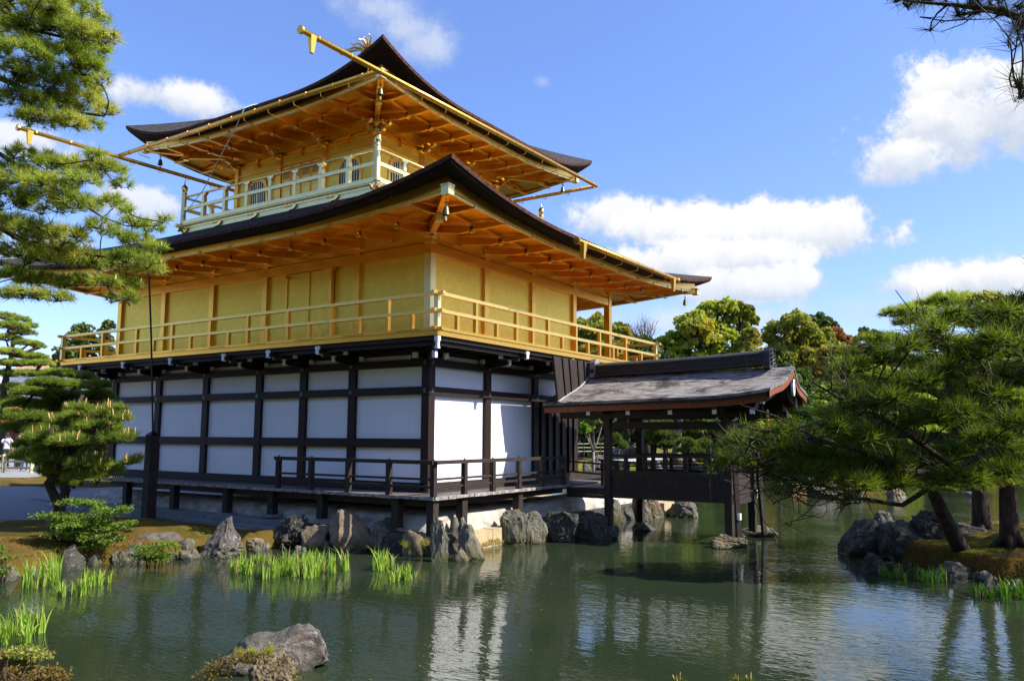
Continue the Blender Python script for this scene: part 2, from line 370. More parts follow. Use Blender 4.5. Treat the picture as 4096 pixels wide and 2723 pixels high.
def npmesh(name, V, Fc, mats, parent=None, mi=None, smooth=False, **kw):
    V = np.ascontiguousarray(V, dtype=np.float32); Fc = np.ascontiguousarray(Fc, dtype=np.int32)
    me = bpy.data.meshes.new(name); n, k = Fc.shape
    me.vertices.add(len(V)); me.vertices.foreach_set('co', V.ravel())
    me.loops.add(n*k); me.loops.foreach_set('vertex_index', Fc.ravel())
    me.polygons.add(n); me.polygons.foreach_set('loop_start', np.arange(0, n*k, k, dtype=np.int32))
    me.polygons.foreach_set('loop_total', np.full(n, k, dtype=np.int32))
    if not isinstance(mats, (list, tuple)): mats = [mats]
    for q in mats: me.materials.append(q)
    if mi is not None: me.polygons.foreach_set('material_index', np.asarray(mi, dtype=np.int32))
    if smooth: me.polygons.foreach_set('use_smooth', np.ones(n, dtype=bool))
    me.update(calc_edges=True); me.validate()
    return link(name, me, parent, **kw)

# ------------------------------------------------------------------ setting: ground and water
WZ = -0.33
def sdf(px, py, poly):               # signed distance, positive inside
    poly = np.array(poly, float); n = len(poly); dmin = np.full(px.shape, 1e9); inside = np.zeros(px.shape, bool)
    for i in range(n):
        ax, ay = poly[i]; bx, by = poly[(i+1) % n]; ex, ey = bx-ax, by-ay
        t = np.clip(((px-ax)*ex+(py-ay)*ey)/(ex*ex+ey*ey+1e-12), 0, 1)
        dmin = np.minimum(dmin, np.hypot(px-ax-t*ex, py-ay-t*ey))
        c = ((ay > py) != (by > py)) & (px < ex*(py-ay)/((by-ay)+1e-12)+ax); inside ^= c
    return np.where(inside, dmin, -dmin)
LAND_A = [(-.7, -.55), (-.75, .6), (-.85, 1.6), (-1.6, 2.5), (-2.8, 2.65), (-4.0, 2.85), (-5, 3.35), (-5.7, 3.55), (-6.4, 3.1), (-6.8, 3.3), (-9, 4.6),
          (-20, 8), (-60, 20), (-200, 60), (-200, 700), (700, 700), (700, -500), (160, -120), (90, -30), (60, -14), (50, -7.5), (42, -1.3), (36, 2.4), (39, 7.2), (41, 13), (36, 16.3),
          (24, 18), (12, 15), (9.9, 12), (9.7, -.75), (1.7, -.7), (.5, -.55)]
LAND_B = [(2.3, -11.5), (2.05, -10.1), (2.75, -9.3), (3.5, -8.65), (3.9, -8.1), (6.2, -7.8), (8.0, -8.4), (9.2, -9.6), (9.6, -12), (9.0, -15), (3, -15)]
LAND_C = [(-9.6, -3.7), (-9.7, -4.5), (-10.5, -5.5), (-11.6, -7.5), (-11.2, -10), (-11.6, -13), (-12, -18), (-40, -30), (-40, -2), (-13, -1.5)]
GRAV = [(-1.75, 3.2), (-1.6, 7.2), (-3.2, 8.0), (-4.1, 9.1), (-7, 11.2), (-14, 16), (-14, 30), (-6, 24), (.8, 21.0), (3, 18.6), (12, 15), (11.5, 12), (-.2, 12), (-.2, 3.2)]
FARPATH = [(-40, 31), (2, 26), (8, 25.2), (16, 28), (20, 38), (8, 46), (-40, 60)]
ISL_D = [(20, -2.2), (21.5, -3), (23, -4.6), (23.5, -5.8), (25, -5.6), (25.5, -3), (23, -1.2)]
def smooth(t): t = np.clip(t, 0, 1); return t*t*(3-2*t)
def ground_h(x, y):
    a = sdf(x, y, LAND_A); b = sdf(x, y, LAND_B); c = sdf(x, y, LAND_C); d_ = sdf(x, y, ISL_D)
    ha = -1.0+.98*smooth((a+.22)/.34)+.028*np.clip(a-8, 0, 22)
    bank = sdf(x, y, [(-2.2, 3.2), (-1.9, 5), (-1.8, 7.0), (-3.3, 7.9), (-4.4, 8.9), (-7.5, 10.6), (-14, 14), (-20, 9), (-9, 4.9), (-6.6, 3.6), (-5, 3.7), (-4, 3.15)])
    ha = ha+.16*smooth(bank/1.1)
    hb = -1.0+1.0*smooth((b+.2)/.5)+.07*np.clip(b, 0, 3); hc = -1.0+1.1*smooth((c+.2)/.5); hd = -1+.95*smooth((d_+.3)/.6)
    far = smooth((np.hypot(x-20, y-30)-150)/250)*22
    return np.maximum.reduce([ha, hb, hc, hd])+far
xs = np.concatenate([-np.geomspace(14, 700, 30)[::-1], np.arange(-13.8, 12, .16), np.geomspace(12, 60, 60), np.geomspace(63, 700, 30)])
ys = np.concatenate([-np.geomspace(16, 700, 26)[::-1], np.arange(-15.8, 14, .17), np.geomspace(14.2, 60, 60), np.geomspace(63, 700, 30)])
GX, GY = np.meshgrid(xs, ys); GZ = ground_h(GX, GY)
land = smooth((GZ+.2)/.2)
GZ = GZ+land*.035*(np.sin(GX*1.9+1.3*np.sin(GY*1.1))*np.cos(GY*2.3)+.6*np.sin(GX*5.1+GY*3.7))*(sdf(GX, GY, GRAV) < 0)
V = np.stack([GX.ravel(), GY.ravel(), GZ.ravel()], 1); r_, c_ = GX.shape
idx = np.arange(r_*c_).reshape(r_, c_)
Fq = np.stack([idx[:-1, :-1].ravel(), idx[:-1, 1:].ravel(), idx[1:, 1:].ravel(), idx[1:, :-1].ravel()], 1)
g_o = npmesh('ground', V, Fq, M['ground'], smooth=True, kind='structure')
ga = g_o.data.attributes.new('gravel', 'FLOAT', 'POINT')
ga.data.foreach_set('value', np.maximum(sdf(GX, GY, GRAV), sdf(GX, GY, FARPATH)).ravel().astype(np.float32))
fa = g_o.data.attributes.new('far', 'FLOAT', 'POINT'); fa.data.foreach_set('value', smooth((np.hypot(GX+13, GY+11)-36)/8).ravel().astype(np.float32))
def gh(x, y): return float(ground_h(np.array([[x]], float), np.array([[y]], float))[0, 0])
npmesh('water', np.array([(-300, -400, WZ), (300, -400, WZ), (300, 300, WZ), (-300, 300, WZ)]), np.array([[0, 1, 2, 3]]), M['water'], kind='structure')

# ------------------------------------------------------------------ golden pavilion
KN = 2.12; LX = 4*KN; LY = 5.5*KN                 # west face runs along X, north face along Y
colsL = [0, 2.19, 3.79, 5.37, 7.47, 9.55, LY]; colsR = [0, 2.15, 4.27, 6.36, LX]
pav = thing('golden_pavilion', 'three storey gilded temple pavilion with white ground floor walls and dark curved roofs', 'pavilion', (LX/2, LY/2, 0))
def SP(side, s, o, z):
    return {'L': (-o, s, z), 'R': (s, -o, z), 'S': (LX+o, s, z), 'E': (s, LY+o, z)}[side]
SLEN = {'L': LY, 'R': LX, 'S': LY, 'E': LX}
def ob(mb, side, s0, s1, o0, o1, z0, z1, mi=0):
    a = SP(side, s0, o0, z0); b = SP(side, s1, o1, z1); return mb.box(a[0], b[0], a[1], b[1], a[2], b[2], mi)
# --- ground floor
Z_SILL, Z_P, Z_M, Z_N = .80, 1.007, 1.909, 2.842
for s in range(1, len(colsL)):
    a, b = colsL[s-1], colsL[s]
    mb = MB(); ob(mb, 'L', a+.02, b-.02, -.10, -.03, .9, 3.85); mb.build('wall_panel', M['white'], pav)
for s in (1, 2):
    mb = MB(); ob(mb, 'R', colsR[s-1]+.02, colsR[s]-.02, -.10, -.03, .9, 3.85); mb.build('wall_panel', M['white'], pav)
mb = MB(); ob(mb, 'R', colsR[2]+.02, colsR[3]-.02, -.10, -.03, 2.9, 3.85); mb.build('wall_panel', M['white'], pav)
mb = MB()
ob(mb, 'R', colsR[2]+.1, colsR[3]-.1, -.10, -.02, .85, 2.75)
for k in range(5): x = colsR[2]+.3+k*.36; ob(mb, 'R', x, x+.16, -.02, .03, .85, 2.75)
mb.build('plank_door', M['wood'], pav, label='dark brown plank door beside the white wall panels')
for s in colsL[1:]:
    mb = MB(); ob(mb, 'L', s-.105, s+.105, -.12, .055, .84, 3.72); mb.build('column', M['wood'], pav)
for s in colsR[1:]:
    mb = MB(); ob(mb, 'R', s-.105, s+.105, -.12, .055, .84, 3.72); mb.build('column', M['wood'], pav)
mb = MB(); mb.box(-.075, .13, -.075, .13, .84, 3.72); mb.build('column', M['wood'], pav)
for s in (colsL[-1], 8.9, 6.4, 4.2):      # open south veranda posts
    mb = MB(); mb.box(LX-.1, LX+.1, s-.1, s+.1, .8, 3.72); mb.build('column', M['wood'], pav)
for side in 'LR':
    Ls = SLEN[side]; e1 = Ls+.28
    for (z0, z1, o) in ((Z_N, Z_N+.17, .085), (3.44, 3.60, .083)):
        mb = MB(); ob(mb, side, -.10 if side == 'R' else -.098, e1 if side == 'L' else colsR[3]+.2, .0, o, z0, z1); mb.build('beam', M['wood'], pav)
    mb = MB(); ob(mb, side, -.09, Ls+.08, -.02, .075, Z_SILL-.02, Z_P-.02); mb.build('sill', M['woodgrey'], pav)
mb = MB(); ob(mb, 'L', .08, LY, -.03, .047, Z_M-.20, Z_M); mb.build('beam', M['wood'], pav)
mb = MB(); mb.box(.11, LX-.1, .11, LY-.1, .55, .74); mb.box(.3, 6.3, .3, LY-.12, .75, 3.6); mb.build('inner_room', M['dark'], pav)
# floral metal fittings at beam crossings
verd = simple('verdigris_metal', (.10, .15, .13), .5, .4)
for side, cs in (('L', colsL), ('R', colsR[:4])):
    for s in cs:
        for z in (Z_N+.085, 3.52):
            mb = MB()
            ss = s+(.02 if s == 0 else 0)
            for k in range(6):
                a = k*math.pi/3; ob(mb, side, ss+.035*math.cos(a)-.017, ss+.035*math.cos(a)+.017, .08, .097, z+.035*math.sin(a)-.017, z+.035*math.sin(a)+.017)
            ob(mb, side, ss-.02, ss+.02, .08, .0965, z-.02, z+.02); mb.build('metal_flower', verd, pav)
# --- lower deck
D0 = .95; ZD = .79
mb = MB()
k = -D0
mb.box(-D0, -.077, -D0, 10.4, ZD-.045, ZD)
mb.box(-.075, 6.4, -D0, -.077, ZD-.047, ZD-.002)
deck = mb.build('deck', M['deck'], pav)
mb = MB(); yy = -D0
while yy < 10.3:
    w_ = .18+random.random()*.06; mb.box(-D0-.012-random.random()*.012, -D0+.05, yy, yy+w_-.012, ZD-.05-random.random()*.01, ZD+.006); yy += w_
xx = -D0+.03
while xx < 4.2:
    w_ = .18+random.random()*.06; mb.box(xx, xx+w_-.012, -D0-.012-random.random()*.012, -D0+.05, ZD-.05-random.random()*.01, ZD+.005); xx += w_
mb.build('board_ends', simple('worn_board_ends', (.34, .31, .28), .8, 0, .3, 9, .3, 30, .3, (1, 1, 1), (.12, .10, .09)), deck)
mb = MB(); mb.box(-.80, -.70, -.8, 10.3, ZD-.20, ZD-.05); mb.box(-.8, 4.3, -.80, -.70, ZD-.205, ZD-.052); mb.build('deck_joist', M['wood'], pav)
for (x, y, z0) in [(-.82, -.82, -.05), (-.8, .10, .15), (-.8, 2.23, .2), (-.8, 3.81, .2), (-.8, 5.39, .15), (-.8, 7.45, .12), (-.8, 9.5, .1), (.154, -.8, .2), (2.26, -.8, .2)]:
    mb = MB(); mb.box(x-.085, x+.085, y-.085, y+.085, z0, ZD-.052); po = mb.build('deck_post', M['woodgrey'], pav)
    if y > 3: mb = MB(); mb.box(x-.16, x+.16, y-.18, y+.18, z0-.05, z0); mb.build('post_pad', M['kerb_stone'], po)
mb = MB(); mb.box(-.885, -.80, -.885, -.80, ZD-.20, ZD-.06); mb.build('post_cap', M['tip'], pav, label='white painted end of the deck beam at the near corner')
# plaster mound below the floor
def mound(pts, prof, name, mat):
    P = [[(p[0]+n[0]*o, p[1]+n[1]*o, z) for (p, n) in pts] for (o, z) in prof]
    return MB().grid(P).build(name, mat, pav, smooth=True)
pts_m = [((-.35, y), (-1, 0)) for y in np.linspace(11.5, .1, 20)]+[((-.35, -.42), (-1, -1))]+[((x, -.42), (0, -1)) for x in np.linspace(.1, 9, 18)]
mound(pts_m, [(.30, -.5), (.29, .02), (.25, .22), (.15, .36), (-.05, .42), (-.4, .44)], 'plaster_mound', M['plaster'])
mb = MB()
for k in range(7):
    y = 3.0+k*1.55; mb.box(-1.12+.004*k, -.60, y, y+1.53, -.02, .105+.003*(k % 2))
each(mb, 'kerb_stone', M['kerb_stone'], pav)
mb = MB()
for k in range(8):
    y = 2.9+k*1.25; mb.box(-1.62, -1.48, y, y+1.23, -.05, .035)
each(mb, 'edging_stone', M['kerb_stone'], pav)
mb = MB()
for k, (x0, x1) in enumerate(((.15, .95), (.97, 1.62), (1.64, 2.4))): mb.box(x0, x1, -1.02, -.75, -.6, .02+.01*k)
each(mb, 'foundation_block', M['stone_block'], pav)
mb = MB()
for k in range(5): mb.box(9.0+.01*k, 9.75, -1.5+k*1.3, -.25+k*1.3, -.6, .05)
each(mb, 'foundation_block', M['stone_block'], pav)
# rough stone footing along the water
def footing(pts, name):
    P = []
    for j in range(7):
        row = []
        for (x, y, nx, ny) in pts:
            q = Vector((x*2.2, y*2.2, j*.5)); d = .10*noise_(q)+.05*noise_(q*3.1)
            row.append((x+nx*(d+.05-.02*j), y+ny*(d+.05-.02*j), -.55+j*.10))
        P.append(row)
    P.append([(x-nx*.5, y-ny*.5, .06) for (x, y, nx, ny) in pts])
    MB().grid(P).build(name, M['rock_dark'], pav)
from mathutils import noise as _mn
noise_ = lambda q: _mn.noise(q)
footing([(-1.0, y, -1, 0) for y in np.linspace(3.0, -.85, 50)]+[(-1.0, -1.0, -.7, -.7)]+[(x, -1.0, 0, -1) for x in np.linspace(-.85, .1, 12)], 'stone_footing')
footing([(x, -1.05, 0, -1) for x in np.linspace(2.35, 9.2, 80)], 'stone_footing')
# lower handrail
def rail_lower():
    h0 = ZD; tops = 1.44
    for (x, y) in [(-.9, -.9), (-.9, .25), (-.9, 1.38), (-.9, 2.49), (-.9, 3.54)]+[(.097, -.9), (1.113, -.9), (2.144, -.9), (3.147, -.9), (4.156, -.9)]:
        mb = MB(); mb.box(x-.05, x+.05, y-.05, y+.05, h0, tops-.02)
        mb.box(x-.012, x+.012, y-.012, y+.012, tops+.05, tops+.085); mb.build('rail_post', M['woodgrey'], pav)
    mb = MB(); mb.box(-.945, -.855, -1.02, 3.66, tops-.02, tops+.055); mb.build('handrail', M['woodgrey'], pav)
    mb = MB(); mb.box(-.853, 4.25, -.945, -.855, tops-.022, tops+.053); mb.box(-1.0, -.947, -.945, -.855, tops-.022, tops+.053); mb.build('handrail', M['woodgrey'], pav)
    for z in (.98, 1.13):
        mb = MB(); mb.box(-.92, -.88, -.85, 3.5, z-.022, z+.022); mb.build('rail_bar', M['woodgrey'], pav)
        mb = MB(); mb.box(-.85, 4.15, -.92, -.88, z-.022, z+.022); mb.build('rail_bar', M['woodgrey'], pav)
rail_lower()
# --- brackets below the gallery
E0 = 1.06
def bracket(side, s, corner=False):
    mb = MB()
    for (o1, z0, z1) in ((.62, 3.58, 3.70), (1.10, 3.74, 3.83)):
        pr = [(-.05, z1), (o1, z1), (o1, z0+.04), (o1-.12, z0), (.3, z0-.03), (-.05, z0-.05)]
        mb.prism([SP(side, s, o, z) for o, z in pr], np.array(SP(side, s-.055, 0, 0))-np.array(SP(side, s, 0, 0)), np.array(SP(side, s+.055, 0, 0))-np.array(SP(side, s, 0, 0)))
    for (o, z0, z1, hw) in ((0.10, 3.61, 3.72, .34), (.62, 3.71, 3.80, .36)):
        pr = [(-hw, z1), (hw, z1), (hw, z0+.03), (hw-.1, z0), (-hw+.1, z0), (-hw, z0+.03)]
        mb.prism([SP(side, s+a, o-.045, z) for a, z in pr], (0, 0, 0), np.array(SP(side, 0, .09, 0))-np.array(SP(side, 0, 0, 0)))
    b = mb.build('bracket', M['wood'], pav)
    mb = MB()
    for (o1, z0, z1) in ((.64, 3.585, 3.695), (1.12, 3.715, 3.825)):
        pr = [(o1, z1), (o1+.012, z1), (o1+.012, z0), (o1-.06, z0-.012), (o1-.06, z0), (o1, z0+.012)]
        mb.prism([SP(side, s, o, z) for o, z in pr], np.array(SP(side, s-.045, 0, 0))-np.array(SP(side, s, 0, 0)), np.array(SP(side, s+.045, 0, 0))-np.array(SP(side, s, 0, 0)))
        ob(mb, side, s-.06, s+.06, o1-.02, o1+.016, z1-.01, z1+.055)
    for (o, z0, hw) in ((.10, 3.62, .35), (.62, 3.72, .37)):
        for sg in (-1, 1): ob(mb, side, s+sg*hw, s+sg*(hw-.05), o-.048, o+.05, z0, z0+.10)
    each(mb, 'bracket_tip', M['tip'], b)
for s in colsL[1:]+[LY+1.0]: bracket('L', min(s, LY+.0) if s <= LY else s)
for s in colsR[1:3]: bracket('R', s)
mb = MB()
for (o1, z0, z1) in ((.75, 3.56, 3.68), (1.12, 3.70, 3.84)):
    mb.beam((0, 0, (z0+z1)/2), (-o1, -o1, (z0+z1)/2), .12, z1-z0)
for side in 'LR':
    for hw, z0, z1 in ((.45, 3.58, 3.70),): ob(mb, side, -hw, .45, -.04, .07, z0, z1)
cb = mb.build('corner_bracket', M['wood'], pav)
mb = MB()
for (o1, z0, z1) in ((.78, 3.52, 3.66), (1.10, 3.66, 3.80)): mb.box(-o1-.05, -o1+.03, -o1-.05, -o1+.03, z0, z1)
for sg in (0, 1):
    ob(mb, 'LR'[sg], -.50, -.44, -.045, .075, 3.58, 3.69); ob(mb, 'LR'[sg], .44, .50, -.045, .075, 3.58, 3.69)
mb.box(-1.16, -1.07, -1.16, -1.07, 3.80, 3.90); each(mb, 'bracket_tip', M['tip'], cb)
mb = MB()        # dark boards and edge beam below the gallery
mb.box(-E0+.03, LX+E0-.03, -E0+.03, .0, 3.84, 3.92); mb.box(-E0+.03, 0, .001, LY+E0-.03, 3.841, 3.921)
mb.box(LX, LX+E0-.03, .001, LY+E0-.03, 3.842, 3.922); mb.box(0.001, LX-.001, LY, LY+E0-.03, 3.843, 3.923)
mb.box(-E0+.10, LX+E0-.1, -E0+.10, -E0+.2, 3.76, 3.835); mb.box(-E0+.10, -E0+.2, -E0+.21, LY+E0-.1, 3.761, 3.836)
for k in range(28):
    y = -.7+k*.46; mb.box(-E0+.21, -.08, y-.03, y+.03, 3.79, 3.838)
for k in range(20):
    x = -.5+k*.46; mb.box(x-.03, x+.03, -E0+.21, -.08, 3.79, 3.838)
mb.box(-.06, -.001, .05, LY, 3.70, 3.835); mb.box(.05, LX, -.06, -.001, 3.70, 3.834)
mb.build('gallery_underside', M['wood'], pav)
# --- gallery (gold)
ZG = 3.925; ZF = 4.02
mb = MB(); e = E0+.03
mb.box(-e, LX+e, -e, 0.0, ZG, ZF); mb.box(-e, 0, .001, LY+e, ZG+.0005, ZF-.001); mb.box(LX, LX+e, .001, LY+e, ZG+.0005, ZF-.001); mb.box(.001, LX-.001, LY, LY+e, ZG+.001, ZF-.002)
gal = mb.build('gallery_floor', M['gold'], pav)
mb = MB(); e2 = E0+.055
for side in 'LRSE':
    Ls = SLEN[side]; ob(mb, side, -e2-.10, Ls+e2+.10, E0-.055+(.003 if side in 'RS' else 0), E0+.055+(.003 if side in 'RS' else 0), ZF+.002+(.004 if side in 'RS' else 0), ZF+.062+(.004 if side in 'RS' else 0))
mb.build('gallery_kerb', M['gold'], pav)
mb = MB()
for k in range(9):
    y = -.35+k*1.5; ob(mb, 'L', y-.3, y+.3, E0+.0, E0+.0565, ZF+.022, ZF+.034)
each(mb, 'drain_slot', M['dark'], pav)
ZT1, ZT2 = 4.762, 4.416
tall = {'L': [.23, 1.83, 3.21, 4.58, 5.97, 7.5, 9.05, 10.65], 'R': [.21, 1.76, 3.15, 4.52, 5.83, 7.43]}
tall['S'] = tall['L']; tall['E'] = tall['R']
for side in 'LRSE':
    Ls = SLEN[side]; al = tall[side]; allp = [-E0]+al+[Ls+E0]
    for s in al:
        mb = MB(); ob(mb, side, s-.04, s+.04, E0-.04, E0+.04, ZF+.06, ZT1-.04); mb.build('gallery_post', M['gold'], pav)
    for a, b in zip(allp[:-1], allp[1:]):
        s = (a+b)/2; mb = MB(); ob(mb, side, s-.038, s+.038, E0-.038, E0+.038, ZF+.06, ZT2-.035); mb.build('gallery_post', M['gold'], pav)
    off = .0035 if side in 'RS' else 0
    for z, ex in ((ZT1, .17), (ZT2, .15)):
        mb = MB(); ob(mb, side, -E0-ex, Ls+E0+ex, E0-.045, E0+.045, z-.04+off, z+.025+off*2); mb.build('gallery_rail', M['goldmid'], pav)
for x in (-E0, LX+E0):
    for y in (-E0, LY+E0):
        mb = MB(); mb.box(x-.05, x+.05, y-.05, y+.05, ZF+.05, ZT1+.02); mb.build('gallery_post', M['goldpale'], pav)
# --- second floor walls
Z2T = 6.30; ZN2 = 5.88
colsL2 = [0, 2.14, 5.30, 7.40, 9.53, LY]; colsR2 = [0, 2.06, 4.17, 6.34]
for a, b in zip(colsL2[:-1], colsL2[1:]):
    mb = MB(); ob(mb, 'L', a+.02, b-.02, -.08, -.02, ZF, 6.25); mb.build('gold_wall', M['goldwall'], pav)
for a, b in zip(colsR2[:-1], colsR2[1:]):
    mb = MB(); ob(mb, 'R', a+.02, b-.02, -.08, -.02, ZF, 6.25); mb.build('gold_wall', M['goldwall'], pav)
mb = MB(); mb.box(.081, 6.25, .081, LY-.1, ZF, 6.24); mb.box(6.26, LX-.05, 10.9, LY-.05, ZF, 6.2); mb.build('gold_wall', M['goldwall'], pav)
for s in colsL2[1:]:
    mb = MB(); ob(mb, 'L', s-.09, s+.09, -.10, .05, ZF, Z2T); mb.build('gold_column', M['gold'], pav)
for s in colsR2[1:]:
    mb = MB(); ob(mb, 'R', s-.09, s+.09, -.10, .05, ZF, Z2T); mb.build('gold_column', M['gold'], pav)
mb = MB(); mb.box(-.05, .13, -.05, .13, ZF, Z2T); mb.build('gold_column', M['goldpale'], pav)
for (x, y) in [(LX, 0), (LX, LY), (LX, 3.2), (LX, 6.4), (LX, 9.0)]:
    mb = MB(); mb.box(x-.09, x+.09, y-.09, y+.09, ZF, Z2T); mb.build('gold_column', M['gold'], pav)
for side, Ls in (('L', LY), ('R', LX), ('S', LY)):
    for (z0, z1, o) in ((ZN2, ZN2+.20, .075), (6.13, 6.21, .065)):
        mb = MB(); ob(mb, side, -.073 if side != 'R' else -.076, Ls+(.3 if side == 'L' else .1), .0, o, z0, z1); mb.build('gold_beam', M['gold'], pav)
mb = MB(); ob(mb, 'L', 0, LY, -.2, .02, 6.21, 6.62); ob(mb, 'R', 0.02, LX, -.2, .021, 6.212, 6.622); ob(mb, 'S', 0.02, LY, -.2, .02, 6.21, 6.62); mb.build('gold_frieze', M['goldwall'], pav)
mb = MB(); mb.box(.1, LX-.1, .1, LY-.1, 6.25, 6.33); mb.build('ceiling', M['gold'], pav)
for side, cs in (('L', colsL2+[1.07, 3.72, 6.35, 8.46, 10.6]), ('R', colsR2+[1.02, 3.11, 5.2, 7.4, LX])):
    for s in cs:
        mb = MB(); ob(mb, side, s-.05, s+.05, .0, .13, 6.245, 6.31); ob(mb, side, s-.17, s+.17, .06, .14, 6.27, 6.315); mb.build('wall_bracket', M['goldshine'], pav)
# doors
for (a, b) in ((3.02, 3.72), (3.74, 4.5)):
    mb = MB(); ob(mb, 'L', a, b, -.02, .02, ZF, ZN2-.02)
    dr = mb.build('door', M['goldwall'], pav)
    mb = MB(); ob(mb, 'L', b-.035, b+.02, .02, .045, ZF, ZN2-.02); mb.build('door_stile', M['gold'], dr)
    mb = MB()
    for z in (4.25, 4.28): mb.lathe(SP('L', a+.1+(z-4.25)*3, .02, z-.02), [(.0, .03), (.02, .0), (.02, .03)], 6)
    mb.build('door_handle', M['goldshine'], dr)
for y, z in ((2.95, 5.86), (4.55, 5.80)):
    mb = MB(); ob(mb, 'L', y-.13, y+.13, .0, .15, z-.04, z+.02); mb.build('door_socket', M['gold'], pav)
mb = MB(); ob(mb, 'L', 2.90, 2.99, .0, .09, ZF, 5.83); mb.build('door_pillar', M['gold'], pav)
# --- eaves (generic)
def sweep(side_f, Ls, o_edge, reach, profs, ns=64):
    P = []
    for (o, z, A, p) in profs:
        row = []
        for i in range(ns+1):
            t = .5-.5*math.cos(math.pi*i/ns)
            s = -o+t*(Ls+2*o); d = min(t, 1-t)*(Ls+2*o_edge)
            lift = A*max(0, 1-d/reach)**p; row.append(side_f(s, o, z+lift))
        P.append(row)
    return P
def eave(parent, sides, o_e, z_e, tipA, reach, pw, fas, raft, mats):
    """sides: list of (fn, length). fas: offsets of the gold boards; returns nothing."""
    A_f, A_r, p2 = fas
    O = o_e
    zf = z_e-.12      # top of gold fascia
    for fn, Ls in sides:
        # thick bark edge
        pr = [(O, z_e, tipA, pw), (O-.01, z_e-.07, tipA*.97, pw)]
        MB().grid(sweep(fn, Ls, O, reach, pr)).build('roof_edge', M['rust_edge'], parent, smooth=True)
        pr = [(O-.015, z_e-.068, tipA*.97, pw), (O-.06, z_e-.12, tipA*.93, pw), (O-.40, zf, A_f, p2), (O-.5, zf+.05, A_f, p2)]
        MB().grid(sweep(fn, Ls, O, reach, pr)).build('roof_edge', M['bark_edge'], parent)
        pr = [(O-.41, zf, A_f, p2), (O-.42, zf-.075, A_r, p2), (O-.47, zf-.075, A_r, p2)]
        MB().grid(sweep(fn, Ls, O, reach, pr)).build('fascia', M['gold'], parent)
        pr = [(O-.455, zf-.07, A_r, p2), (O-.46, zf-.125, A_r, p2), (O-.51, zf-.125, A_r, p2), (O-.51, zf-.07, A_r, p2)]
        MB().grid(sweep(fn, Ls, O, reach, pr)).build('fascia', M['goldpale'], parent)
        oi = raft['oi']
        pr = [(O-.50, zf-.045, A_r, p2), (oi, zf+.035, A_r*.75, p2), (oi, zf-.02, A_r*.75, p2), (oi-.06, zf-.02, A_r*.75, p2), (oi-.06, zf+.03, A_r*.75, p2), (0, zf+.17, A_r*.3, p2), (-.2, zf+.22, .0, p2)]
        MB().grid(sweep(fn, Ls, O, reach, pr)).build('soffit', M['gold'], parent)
        n = raft['n']
        for k in range(n):
            s = raft['s0'](Ls)+k*raft['step'](Ls)
            if s < -oi+.25 or s > Ls+oi-.25: ins = False
            else: ins = True
            d = min(s+O, Ls+O-s)
            if d < .9: continue
            l1 = A_r*max(0, 1-d/reach)**p2
            mb = MB(); w2 = .05
            oin = max(oi-.03, -s+.05, s-Ls+.05)
            z0 = zf-.145+l1
            pts = [(O-.45, z0+.03), (O-.45, z0+.11), (oin, z0+.17), (oin, z0+.045), (oin+.25, z0+.01)]
            mb.prism([fn(s-w2, o, z) for o, z in pts], (0, 0, 0), np.array(fn(s+w2, 0, 0))-np.array(fn(s-w2, 0, 0)))
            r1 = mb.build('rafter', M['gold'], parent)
            mb = MB(); mb.prism([fn(s-w2-.003, o, z) for o, z in ((O-.437, z0+.02), (O-.437, z0+.115), (O-.452, z0+.115), (O-.452, z0+.02))], (0, 0, 0), np.array(fn(s+w2+.003, 0, 0))-np.array(fn(s-w2-.003, 0, 0)))
            mb.build('rafter_cap', M['goldpale'], r1)
            if ins:
                li = A_r*.75*max(0, 1-d/reach)**p2
                oin2 = max(-.05, -s, s-Ls)
                zi = zf-.13+li
                mb = MB(); pts = [(oi+.05, zi+.02), (oi+.05, zi+.10), (oin2, zi+.30), (oin2, zi+.13), (oi-.3, zi+.0)]
                mb.prism([fn(s-w2, o, z) for o, z in pts], (0, 0, 0), np.array(fn(s+w2, 0, 0))-np.array(fn(s-w2, 0, 0)))
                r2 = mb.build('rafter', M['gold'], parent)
                mb = MB()
                for q in range(3):
                    mb.prism([fn(s-w2-.012, o, z) for o, z in ((oi+.075-q*.035, zi+.09-q*.03), (oi+.075-q*.035, zi+.055-q*.035), (oi+.02-q*.035, zi+.015-q*.02), (oi+.02-q*.035, zi+.05-q*.02))], (0, 0, 0), np.array(fn(s+w2+.012, 0, 0))-np.array(fn(s-w2-.012, 0, 0)))
                mb.build('rafter_cap', M['goldshine'], r2)
    return zf
def hip(parent, c, dx, dy, O, z_e, fas, oi, tail=.0):
    """hip rafter from the body corner c outward along the diagonal."""
    A_f, A_r, p2 = fas; zf = z_e-.12
    z_out = zf-.06+A_r*.9
    p_in = np.array([c[0]-dx*.1, c[1]-dy*.1, zf+.12]); p_mid = np.array([c[0]+dx*oi, c[1]+dy*oi, zf-.06+A_r*.45]); p_out = np.array([c[0]+dx*(O-.40), c[1]+dy*(O-.40), z_out])
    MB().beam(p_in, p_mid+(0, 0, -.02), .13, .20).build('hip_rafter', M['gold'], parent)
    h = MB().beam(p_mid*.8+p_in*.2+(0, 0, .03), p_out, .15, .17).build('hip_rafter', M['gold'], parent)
    mb = MB(); mb.box(p_out[0]-.085, p_out[0]+.085, p_out[1]-.085, p_out[1]+.085, p_out[2]-.12, p_out[2]+.06)
    mb.box(p_out[0]-.10, p_out[0]+.10, p_out[1]-.10, p_out[1]+.10, p_out[2]+.05, p_out[2]+.075); mb.build('hip_cap', M['goldpale'], h)
    mb = MB(); q = p_mid+(0, 0, -.06); mb.beam(q-np.array([dx, dy, 0])*.06, q+np.array([dx, dy, 0])*.03, .15, .20); mb.build('hip_cap', M['goldshine'], h)
    return p_out, p_mid
